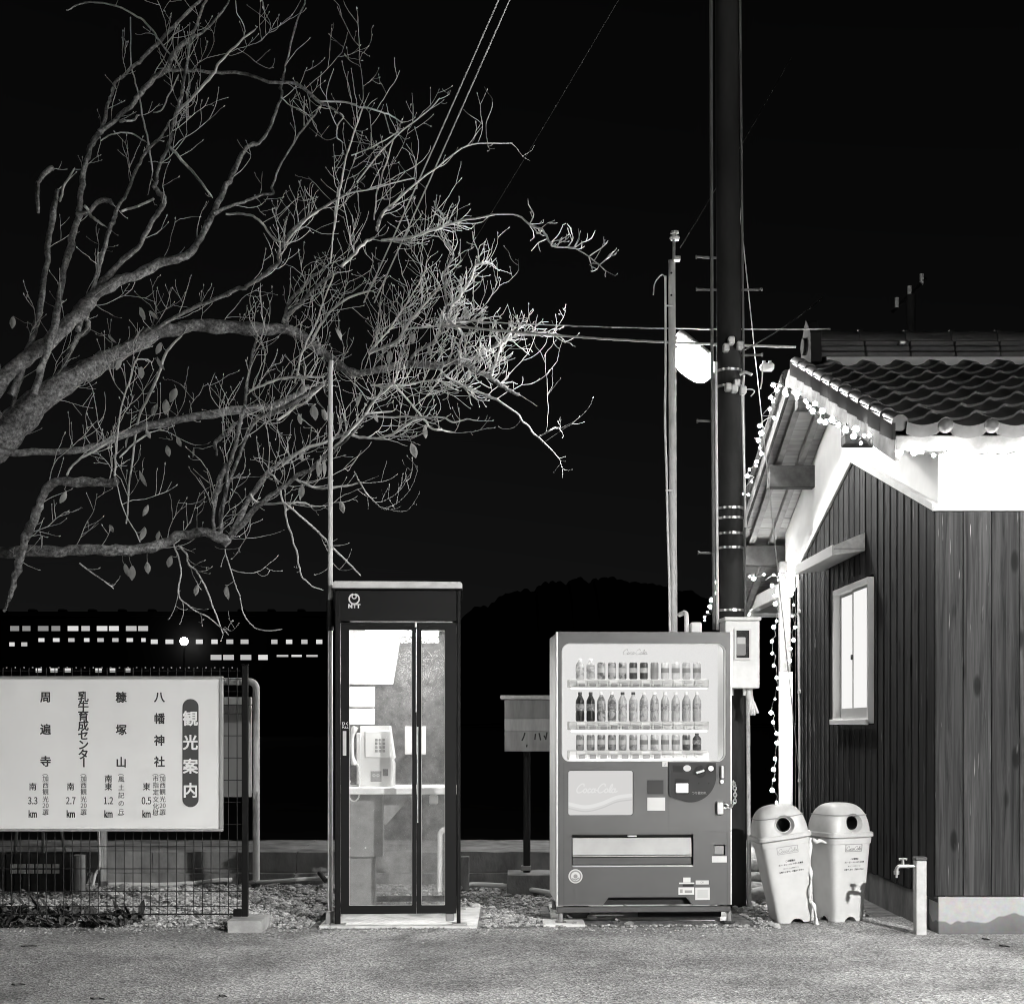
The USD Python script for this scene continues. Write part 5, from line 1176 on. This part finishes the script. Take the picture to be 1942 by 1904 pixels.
tpp('nozzle', cyl(P(1700.5, 1658, TY), P(1700.5, 1664, TY), .007))
tpp('stem', cyl(P(1712.5, 1641, TY), P(1712.5, 1629, TY), .011, .008))
tpp('handle', tube([P(1705, 1629, TY), P(1709, 1628, TY), P(1716, 1628, TY), P(1720, 1629, TY)], [.010, .0065, .0065, .010], 8))
tpp('handle_bar', tube([P(1712.5, 1628.5, TY - .025), P(1712.5, 1628, TY + .025)], .007, 8))

# ---------------------------------------------------------------- the bare magnolia
def t1(p): return (p[0] / 2.99, p[1] / 2.99, p[2] / 2.99)
def t2(p): return (p[0] / 2.99, 573.1 + p[1] / 2.99, p[2] / 2.99)
def t3(p): return (534.9 + p[0] / 2.556, 382.1 + p[1] / 2.556, p[2] / 2.556)
def t6(p): return (477.6 + p[0] / 2.541, p[1] / 2.541, p[2] / 2.541)
LIMBS = [
 (t2, [(-330, 1900, 290), (-260, 1300, 250), (-160, 950, 220), (20, 760, 185), (150, 620, 160), (300, 500, 140), (480, 390, 120), (650, 300, 102), (800, 220, 88), (900, 170, 80), (1000, 150, 76), (1130, 140, 74), (1300, 140, 68), (1450, 145, 62), (1600, 150, 60), (1660, 170, 58), (1750, 225, 56), (1850, 300, 52), (1950, 375, 48), (2010, 420, 36)]),
 (t1, [(-260, 2560, 120), (-60, 2240, 96), (140, 2040, 84), (340, 1880, 78), (420, 1800, 80), (500, 1720, 78), (560, 1660, 70), (680, 1600, 64), (800, 1545, 58), (950, 1480, 54), (1070, 1440, 46), (1130, 1360, 36), (1190, 1250, 36), (1250, 1120, 34), (1310, 1000, 30), (1370, 880, 26), (1420, 820, 24), (1480, 800, 20), (1540, 700, 16), (1590, 560, 14), (1600, 470, 14), (1620, 380, 10), (1660, 200, 10), (1720, 40, 9), (1740, -30, 8)]),
 (t1, [(60, 2240, 40), (150, 2020, 36), (205, 1840, 36), (240, 1680, 34), (265, 1480, 34), (290, 1290, 34), (315, 1150, 32), (325, 1080, 26)]),
 (t1, [(340, 1140, 14), (365, 1050, 14), (420, 960, 11)]),
 (t1, [(190, 2240, 44), (260, 2020, 40), (310, 1810, 38), (345, 1640, 38), (375, 1480, 38), (405, 1360, 36), (435, 1240, 36), (455, 1120, 34), (470, 1000, 32), (495, 890, 30), (535, 800, 32), (570, 740, 30), (600, 640, 20), (630, 540, 18), (650, 480, 18), (720, 410, 18), (790, 355, 20), (890, 250, 22), (1010, 120, 20), (1120, 20, 18), (1180, -40, 16)]),
 (t1, [(560, 750, 28), (680, 660, 27), (750, 590, 27), (800, 520, 30), (880, 440, 30), (950, 390, 32), (990, 310, 30), (1050, 240, 26), (1140, 190, 14), (1240, 95, 12), (1300, 0, 10)]),
 (t1, [(940, 400, 24), (1060, 400, 18), (1220, 410, 18), (1400, 425, 18), (1530, 465, 18), (1680, 480, 16), (1800, 575, 20), (1880, 610, 12), (1940, 660, 8)]),
 (t1, [(440, 1880, 30), (545, 1590, 26), (575, 1460, 26), (610, 1340, 26), (640, 1260, 26), (670, 1180, 22), (710, 1110, 20), (760, 990, 20), (820, 880, 17), (870, 815, 18), (920, 770, 16), (960, 690, 10)]),
 (t1, [(540, 1650, 44), (620, 1560, 36), (720, 1460, 34), (800, 1380, 26), (860, 1260, 28), (920, 1180, 28), (930, 1120, 34), (885, 1080, 26), (885, 1030, 22), (910, 920, 20), (960, 820, 22), (980, 720, 20), (1010, 600, 20), (1040, 460, 18), (1070, 300, 16), (1100, 180, 16), (1140, 60, 14), (1180, -30, 12)]),
 (t1, [(1000, 640, 16), (1100, 550, 16), (1200, 430, 16), (1260, 340, 14), (1350, 250, 12), (1440, 175, 10)]),
 (t1, [(960, 830, 17), (1050, 930, 16), (1120, 1010, 14), (1200, 1115, 12)]),
 (t1, [(1210, 1215, 26), (1330, 1160, 18), (1450, 1120, 16), (1545, 1095, 15), (1545, 1050, 13), (1590, 940, 12), (1680, 790, 12), (1760, 680, 12), (1820, 600, 11)]),
 (t1, [(780, 1930, 22), (890, 1860, 22), (1050, 1770, 22), (1200, 1700, 22), (1340, 1640, 24), (1400, 1630, 24), (1480, 1570, 24), (1570, 1500, 24), (1580, 1430, 18), (1640, 1330, 18), (1720, 1250, 14), (1850, 1160, 12), (1960, 1100, 11)]),
 (t1, [(1280, 1215, 13), (1380, 1215, 14), (1470, 1250, 14), (1540, 1340, 12), (1580, 1370, 8)]),
 (t1, [(375, 60, 9), (460, 20, 10), (620, 25, 10), (780, 95, 12), (850, 160, 12), (910, 240, 12), (1000, 350, 8)]),
 (t1, [(740, 100, 7), (745, 370, 8), (765, 450, 8), (800, 620, 10), (840, 800, 12), (865, 970, 9)]),
 (t1, [(215, 1210, 18), (215, 1060, 24), (235, 1000, 30), (295, 955, 34)]),
 (t1, [(430, 1215, 22), (500, 1200, 24), (540, 1160, 26), (590, 1130, 30), (640, 1160, 18)]),
 (t1, [(480, 1170, 16), (530, 1240, 17), (590, 1280, 9)]),
 (t1, [(690, 1200, 14), (780, 1170, 14), (870, 1130, 14)]),
 (t1, [(570, 800, 8), (650, 760, 9), (740, 755, 9), (820, 800, 8)]),
 (t1, [(680, 690, 14), (740, 685, 14), (785, 655, 10)]), (t1, [(870, 640, 8), (920, 620, 8), (960, 540, 8), (1010, 430, 6)]),
 (t2, [(-200, 900, 120), (-20, 860, 60), (40, 850, 44), (300, 850, 40), (520, 830, 34), (670, 760, 38), (830, 710, 44), (1000, 670, 44), (1200, 630, 44), (1400, 610, 46), (1550, 590, 40), (1700, 510, 34), (1745, 480, 28)]),
 (t2, [(20, 1750, 18), (65, 1630, 26), (100, 1480, 44), (150, 1330, 50), (200, 1200, 48), (240, 1100, 46), (285, 1035, 50), (360, 1020, 54), (500, 1018, 52), (662, 1018, 50)]),
 (t2, [(-260, 1420, 90), (40, 1420, 62), (310, 1410, 62), (430, 1405, 64), (600, 1410, 68), (760, 1405, 62), (880, 1385, 54), (960, 1350, 50), (1040, 1320, 48), (1150, 1310, 50), (1230, 1330, 50), (1295, 1372, 54)]),
 (t2, [(1290, 1350, 20), (1350, 1230, 30), (1430, 1090, 30), (1490, 1000, 30), (1560, 930, 22), (1660, 870, 20), (1740, 830, 18), (1840, 795, 16), (1960, 745, 13)]),
 (t2, [(1300, 1345, 24), (1400, 1230, 36), (1500, 1120, 30), (1600, 1050, 26), (1700, 985, 24), (1780, 930, 22), (1840, 880, 20), (1900, 840, 16), (2000, 740, 13), (2090, 640, 10)]),
 (t2, [(1250, 1310, 26), (1255, 1200, 24), (1290, 1040, 24), (1350, 900, 20), (1390, 780, 24), (1440, 680, 30), (1500, 645, 28), (1600, 600, 26), (1700, 550, 24), (1830, 465, 18)]),
 (t2, [(1215, 1300, 20), (1210, 1170, 22), (1235, 1060, 34), (1275, 920, 28)]),
 (t2, [(1228, 870, 14), (1225, 800, 24), (1280, 750, 26), (1340, 695, 20), (1400, 640, 14)]),
 (t2, [(1250, 1290, 18), (1280, 1050, 18), (1310, 880, 22), (1350, 720, 26), (1380, 620, 22), (1400, 450, 18), (1440, 250, 16), (1455, 175, 14)]),
 (t2, [(380, 980, 14), (430, 910, 14), (530, 845, 16), (660, 770, 14)]),
 (t2, [(60, 820, 30), (75, 580, 28), (110, 460, 26), (160, 290, 30)]),
 (t2, [(350, 405, 22), (390, 290, 30), (440, 200, 34), (500, 150, 30), (490, 100, 24), (510, 40, 22)]),
 (t2, [(715, 1255, 10), (735, 1000, 12), (775, 730, 14), (785, 660, 14), (840, 540, 18), (900, 400, 18), (960, 260, 16), (1030, 190, 12)]),
 (t2, [(650, 985, 12), (655, 850, 12), (690, 600, 9), (740, 430, 10), (770, 330, 10), (830, 325, 8)]),
 (t2, [(680, 880, 10), (740, 820, 11), (850, 740, 12)]),
 (t2, [(985, 1375, 10), (1025, 1510, 10), (1010, 1660, 10), (1100, 1740, 9), (1200, 1800, 8), (1290, 1880, 7)]),
 (t2, [(1010, 1380, 12), (1060, 1430, 12), (1070, 1490, 12), (1130, 1550, 10), (1200, 1700, 10), (1260, 1870, 8)]),
 (t2, [(1275, 1400, 8), (1310, 1540, 8), (1350, 1640, 8), (1380, 1760, 8), (1430, 1835, 8), (1500, 1860, 8), (1590, 1855, 7)]),
 (t2, [(1590, 1060, 12), (1620, 1200, 12), (1660, 1340, 12), (1690, 1450, 10), (1710, 1550, 10), (1770, 1610, 8), (1825, 1630, 6)]),
 (t2, [(1600, 1130, 12), (1750, 1250, 12), (1845, 1345, 12), (1960, 1465, 11), (2040, 1545, 9)]),
 (t2, [(1420, 1085, 14), (1450, 1130, 14), (1520, 1145, 14), (1640, 1140, 12), (1710, 1135, 13), (1760, 1155, 10)]),
 (t2, [(1680, 1005, 14), (1760, 1040, 14), (1840, 1055, 14), (1960, 1040, 12), (2060, 1022, 11)]),
 (t2, [(1500, 975, 14), (1550, 985, 12), (1578, 1030, 9)]),
 (t2, [(1410, 505, 14), (1520, 460, 14), (1640, 430, 14), (1830, 425, 12)]),
 (t2, [(660, 1010, 7), (690, 1150, 6), (790, 1350, 6)]), (t2, [(450, 1480, 10), (560, 1560, 8), (640, 1620, 6)]),
 (t3, [(330, 820, 32), (400, 830, 32), (500, 808, 34), (620, 790, 36), (720, 795, 34), (780, 795, 28), (840, 775, 28), (900, 800, 24), (960, 830, 22), (1015, 860, 20), (1080, 900, 18), (1148, 937, 18)]),
 (t3, [(765, 810, 10), (800, 850, 10), (900, 905, 10), (1020, 950, 12), (1120, 1015, 10), (1180, 1080, 10), (1220, 1125, 10), (1270, 1170, 9), (1320, 1220, 7)]),
 (t3, [(1245, 1138, 8), (1300, 1110, 8), (1335, 1095, 8), (1355, 1115, 6)]),
 (t3, [(620, 780, 15), (660, 725, 18), (725, 690, 20), (770, 640, 18), (795, 560, 16), (805, 520, 14), (790, 420, 14), (780, 360, 12), (830, 260, 10), (800, 190, 10)]),
 (t3, [(800, 560, 16), (850, 610, 13), (885, 670, 11), (890, 740, 9)]),
 (t3, [(820, 510, 12), (870, 450, 12), (910, 380, 12), (940, 310, 10), (1000, 290, 7)]),
 (t3, [(850, 780, 30), (950, 745, 26), (1030, 700, 22), (1090, 660, 18), (1200, 640, 14), (1310, 640, 10)]),
 (t3, [(1015, 850, 14), (1045, 750, 14), (1070, 690, 13), (1110, 668, 11)]),
 (t3, [(420, 740, 12), (550, 680, 16), (600, 610, 14), (680, 510, 12), (760, 420, 10)]),
 (t3, [(590, 625, 10), (740, 600, 10), (880, 585, 8), (1000, 565, 8)]),
 (t3, [(250, 1200, 16), (330, 1110, 16), (395, 1045, 17), (450, 960, 14), (530, 890, 13), (560, 840, 10)]),
 (t3, [(0, 1280, 14), (80, 1215, 14), (210, 1165, 14), (300, 1130, 16), (420, 1150, 12), (520, 1130, 12), (620, 1075, 12), (690, 1045, 13)]),
 (t3, [(390, 1045, 12), (520, 1045, 10), (680, 1045, 10), (780, 1050, 10), (840, 1070, 10), (905, 1055, 7)]),
 (t3, [(400, 1030, 13), (530, 1018, 10)]), (t3, [(690, 1060, 10), (715, 1095, 10), (760, 1108, 10), (835, 1120, 7)]),
 (t3, [(235, 300, 8), (250, 130, 8), (270, -60, 7)]), (t3, [(460, 140, 18), (490, 60, 16), (540, 20, 10)]),
 (t3, [(20, 600, 24), (45, 540, 20), (150, 430, 18), (265, 345, 14)]), (t3, [(5, 590, 20), (40, 480, 16), (140, 380, 14), (210, 315, 10)]),
 (t3, [(150, 670, 14), (200, 580, 12), (300, 480, 12), (420, 435, 10)]),
 (t3, [(290, 315, 16), (350, 255, 16), (400, 200, 16), (445, 178, 12)]),
 (t3, [(480, 190, 12), (640, 170, 12), (780, 120, 12), (900, 85, 11), (1120, 65, 9), (1200, 110, 11), (1265, 145, 12), (1300, 200, 10), (1320, 220, 8), (1440, 235, 6), (1560, 330, 6)]),
 (t3, [(0, 220, 12), (100, 100, 13), (170, 55, 9)]), (t3, [(420, 740, 9), (520, 620, 8), (600, 500, 7), (700, 330, 6)]),
 (t3, [(60, 880, 10), (100, 720, 10), (160, 600, 9), (200, 480, 8), (250, 360, 7)]),
 (t3, [(-20, 1060, 13), (90, 980, 13), (200, 890, 11)]), (t3, [(0, 860, 9), (60, 852, 9), (200, 850, 8)]),
 (t3, [(70, 1345, 10), (150, 1385, 10), (210, 1392, 10)]), (t3, [(350, 1310, 6), (400, 1400, 8), (470, 1480, 7), (500, 1492, 5)]),
 (t3, [(430, 890, 12), (520, 900, 12), (640, 885, 11), (740, 870, 9), (830, 880, 7)]), (t3, [(540, 880, 10), (640, 1000, 9), (690, 1060, 7)]),
 (t6, [(140, 470, 5), (190, 510, 6), (260, 545, 4)]), (t6, [(330, 490, 9), (450, 490, 9), (540, 520, 9), (640, 545, 8), (720, 590, 6)]),
 (t6, [(395, 1110, 10), (420, 950, 10), (440, 820, 10), (480, 680, 9), (535, 520, 7)]), (t6, [(505, 880, 9), (600, 760, 8), (700, 650, 8), (820, 560, 7), (900, 480, 6)]),
 (t6, [(590, 1060, 8), (600, 950, 8), (625, 860, 8), (680, 680, 6)]), (t6, [(610, 1090, 14), (640, 1020, 13), (760, 910, 10), (900, 800, 8), (1050, 700, 7), (1250, 690, 6)]),
 (t6, [(210, 1110, 9), (300, 1030, 9), (460, 940, 8), (600, 905, 7), (780, 860, 6)]), (t6, [(400, 540, 8), (440, 560, 7), (410, 610, 7), (410, 660, 6), (435, 685, 4)]),
 (t6, [(480, 750, 6), (600, 700, 6), (700, 640, 6)]), (t6, [(640, 550, 6), (665, 640, 5)]), (t6, [(1120, 420, 5), (1160, 500, 5), (1130, 600, 5), (1135, 680, 5)]),
]
tree = thing('magnolia_tree', 'bare magnolia tree with pruned limbs, furry buds and a few dry leaves', 'tree', (-4.9, 11.6, 0))
known = []                       # (u, v, D, radius px) of finished limbs
limb_pts = []
TR = random.Random(3)
def depth_near(u, v, default):
    if not known: return default
    a = np.array(known); d = np.hypot(a[:, 0] - u, a[:, 1] - v) - a[:, 3]
    i = int(np.argmin(d)); return a[i, 2] if d[i] < 22 else default
MAIN_D = {0: (11.6, 13.2), 1: (11.6, 12.9), 2: (11.8, 12.4), 4: (11.7, 12.8), 23: (11.7, 12.9), 24: (11.5, 10.8), 25: (11.6, 12.1)}
for li, (tr, pts) in enumerate(LIMBS):
    q = np.array([tr(p) for p in pts], float)
    q = spline(q, 5)
    jt = np.stack([meshkit.fbm(np.stack([np.arange(len(q)) * .55, np.full(len(q), li * 3.7 + c), np.zeros(len(q))], 1), 3) - .5 for c in (0.2, 51.3)], 1)
    q[1:-1, :2] += jt[1:-1] * np.clip(q[1:-1, 2:3] * .9 + 2.2, 2.5, 9)
    seg = np.concatenate([[0], np.cumsum(np.hypot(*np.diff(q[:, :2], axis=0).T))]); t = seg / seg[-1]
    if li in MAIN_D: D0, D1 = MAIN_D[li]
    else:
        D0 = depth_near(q[0, 0], q[0, 1], None); Db = depth_near(q[-1, 0], q[-1, 1], None)
        slope = TR.uniform(-.5, .5) * min(1.2, seg[-1] / 260)
        if D0 is None and Db is not None: D1 = Db; D0 = Db + slope
        elif D0 is None: D0 = 12.4 + TR.uniform(-.5, .8); D1 = D0 + slope
        else: D1 = D0 + slope
    Dd = D0 + (D1 - D0) * t + .05 * np.sin(t * 9 + li)
    w = np.array([P(u, v, d) for u, v, d in zip(q[:, 0], q[:, 1], Dd)])
    rad = np.maximum(q[:, 2] * .5 / F * Dd, .0025)
    big = q[:, 2].max() > 9
    if big:
        rad = rad * (1 + .16 * (meshkit.fbm(np.stack([t * seg[-1] / 22, t * 0 + li, t * 0], 1), 2, li) - .5) * 2)
    m = tube(w, rad, 14 if q[:, 2].max() > 25 else (9 if big else 6))
    if q[:, 2].max() > 14: m = slab_noise(m, .75 * float(rad.mean()), .75 / max(.02, float(rad.mean())), li)
    part('trunk' if li == 0 else ('limb' if big else 'branch'), m, M['bark'] if q[:, 2].max() > 7 else M['twig'], tree, smooth=60, world=True)
    for a, b_, c, d in zip(q[:, 0], q[:, 1], Dd, q[:, 2]): known.append((a, b_, c, d * .5))
    limb_pts.append((w, rad, q[:, 2], t, q[:, :2]))
# twigs with buds: zigzag shoots grown from the limbs
tw, bud_p, spur = [], [], []
def bud(p, d, s):
    d = d / np.linalg.norm(d)
    bud_p.append(tube([p, p + d * s * .45, p + d * s * 1.15, p + d * s * 1.7], [s * .18, s * .42, s * .34, .0006], 5, cap=False))
def grow(p, d, L, r, lev, zig, up):
    n = max(4, int(L / .028)); pts = [p]; nodes = []
    bend = NR.normal(0, 1, 3); bend -= d * bend.dot(d); bend *= zig * .55
    for k in range(n):
        if k and k % NR.integers(2, 4) == 0:
            side = NR.normal(0, 1, 3); side -= d * side.dot(d); d = d + side * zig
            nodes.append((p, d / np.linalg.norm(d)))
        d = d + bend * .35 + np.array([0, 0, up * (1 + 2.5 * k / n)]); d /= np.linalg.norm(d)
        p = p + d * L / n; pts.append(p)
    rr = np.linspace(r, r * .6, len(pts)) * NR.uniform(.85, 1.2, len(pts))
    tw.append(tube(pts, rr, 4, cap=False))
    if NR.random() < .8: bud(p, d + np.array([0, 0, .35]), NR.uniform(.006, .0125))
    if lev < 2:
        for p_, d_ in nodes:
            if NR.random() < (.5 if lev == 0 else .36):
                s_ = NR.normal(0, 1, 3); s_ -= d_ * s_.dot(d_); s_ /= np.linalg.norm(s_)
                dd = d_ * .6 + s_ * .85 + np.array([0, 0, .2])
                grow(p_, dd / np.linalg.norm(dd), L * NR.uniform(.25, .55), r * .74, lev + 1, zig * 1.05, up)
            elif NR.random() < .25: bud(p_, d_ + NR.normal(0, .7, 3), .0055)
def density(u, v):
    if v > 1080: return .25
    if 820 < u < 1160 and 420 < v < 740: return 4.8
    if 640 < u < 860 and 420 < v < 780: return 1.8
    if 440 < u < 700 and 430 < v < 900: return .9
    if v < 430: return .22 if u < 450 else .4
    if u < 420 and v < 600: return .3
    return .7
for w, rad, px, t, uv in limb_pts:
    L = np.concatenate([[0], np.cumsum(np.linalg.norm(np.diff(w, axis=0), axis=1))])
    for k in range(1, len(w) - 1):
        u, v = uv[k]
        if u < -40 or px[k] > 85: continue
        dl = (L[k + 1] - L[k])
        lam = density(u, v) * dl * (7.4 if px[k] < 25 else 3.4)
        for _ in range(NR.poisson(lam)):
            tg = w[k + 1] - w[k]; tg /= np.linalg.norm(tg)
            side = NR.normal(0, 1, 3); side[1] *= .7; side -= tg * side.dot(tg); side /= np.linalg.norm(side)
            dense = 820 < u < 1160 and 420 < v < 740
            d = tg * .45 + side * .8 + np.array([.28, 0, .55 if v < 1050 else -.5])
            d /= np.linalg.norm(d)
            Ls = NR.uniform(.10, .32) if dense else NR.uniform(.14, .56) * (1.0 if NR.random() < .8 else 1.7)
            if v > 1050: Ls *= .6
            grow(w[k] + side * rad[k] * .6, d, Ls, NR.uniform(.0024, .0038) if not dense else NR.uniform(.0038, .0060), 0 if dense or NR.random() < .6 else 1, .2 if not dense else .42, .035)
    if px[-1] < 14:
        tg = w[-1] - w[-2]; tg /= np.linalg.norm(tg); bud(w[-1], tg, .010)
        u, v = uv[-1]
        if v < 1000:
            for _ in range(2 if density(u, v) > 1 else 1):
                d = tg + NR.normal(0, .5, 3); grow(w[-1], d / np.linalg.norm(d), NR.uniform(.12, .3), .0032, 0, .3, .03)
part('buds', cat_(bud_p), M['bud'], tree, kind='stuff', smooth=True, world=True)
LV = [(t2, 1000, 520, 78), (t2, 945, 585, 78), (t2, 885, 605, 70), (t2, 690, 355, 60), (t2, 605, 215, 55), (t2, 880, 350, 70), (t2, 915, 260, 60), (t2, 780, 1000, 85), (t2, 845, 1182, 60), (t2, 820, 1310, 72), (t2, 700, 1515, 66), (t2, 748, 1530, 74), (t2, 1275, 1640, 72), (t2, 1125, 1630, 60), (t2, 1715, 1075, 66), (t2, 1830, 935, 80), (t2, 1000, 790, 50), (t2, 1095, 850, 50), (t2, 945, 840, 55), (t2, 1780, 615, 60), (t2, 900, 1320, 50), (t2, 620, 1285, 45), (t2, 800, 400, 62), (t2, 720, 790, 55), (t2, 830, 745, 50), (t2, 75, 110, 60), (t2, 790, 60, 60), (t2, 845, 80, 55), (t2, 240, 380, 60), (t2, 380, 1110, 66), (t2, 835, 1500, 60), (t2, 970, 1470, 60), (t2, 1830, 630, 60), (t2, 1695, 660, 50),
      (t3, 915, 840, 44), (t3, 628, 1202, 64), (t3, 697, 1112, 56), (t3, 378, 958, 60), (t3, 890, 545, 48), (t3, 642, 662, 50), (t3, 525, 750, 56), (t3, 92, 1230, 44), (t3, 95, 1415, 52), (t3, 285, 1478, 52), (t3, 182, 1290, 70), (t3, 155, 1020, 60), (t3, 105, 910, 44), (t3, 265, 635, 56), (t3, 205, 1030, 50), (t3, 80, 1050, 46), (t3, 710, 720, 40), (t3, 440, 1050, 40)]
for tr, a, b, s_ in LV:
    u, v, _ = tr((a, b, 1)); sc = s_ / (2.99 if tr is t2 else 2.556)
    D = depth_near(u, v, 12.2) - .05; Lf = sc / F * D * 1.15
    m = leaf_mesh(Lf, Lf * .5, NR.uniform(.3, 1.1))
    m = spin(m, (1, 0, 0), -90 + NR.uniform(-30, 30)); m = spin(m, (0, 0, 1), NR.uniform(-60, 60)); m = spin(m, (0, 1, 0), NR.uniform(-25, 25))
    m = shift(m, P(u, v - sc * .5, D))
    a_ = np.array(known); i_ = int(np.argmin(np.hypot(a_[:, 0] - u, a_[:, 1] - (v - sc * .5))))
    e0, e1 = P(u, v - sc * .5, D), P(*a_[i_, :3])
    if np.linalg.norm(e1 - e0) < .6: tw.append(tube([e0, (e0 + e1) / 2 + np.array([NR.normal(0, .012), 0, -.02]), e1], [.0018, .002, .0026], 4, cap=False))
    part('leaf', m, M['dryleaf'], tree, smooth=True, world=True)
part('twigs', cat_(tw), M['twig'], tree, kind='stuff', world=True)

# things that come several times share a group
GROUPS = dict(drink_can='sample cans in the vending machine', drink_bottle='sample bottles in the vending machine', rock='rocks behind the recycling bins', twig='twigs lying on the asphalt', hose='pale hoses along the concrete wall',
              overhead_wire='wires in the night sky', light_string='fairy light strings on the station building', recycling_bin='recycling bins beside the vending machine', machine_pad='concrete pads under the vending machine', plastic_bag='plastic between the bins')
for prim in stage.GetPrimAtPath('/World').GetChildren():
    g = GROUPS.get(prim.GetName().rsplit('_0', 1)[0])
    if g: prim.SetCustomDataByKey('group', g)
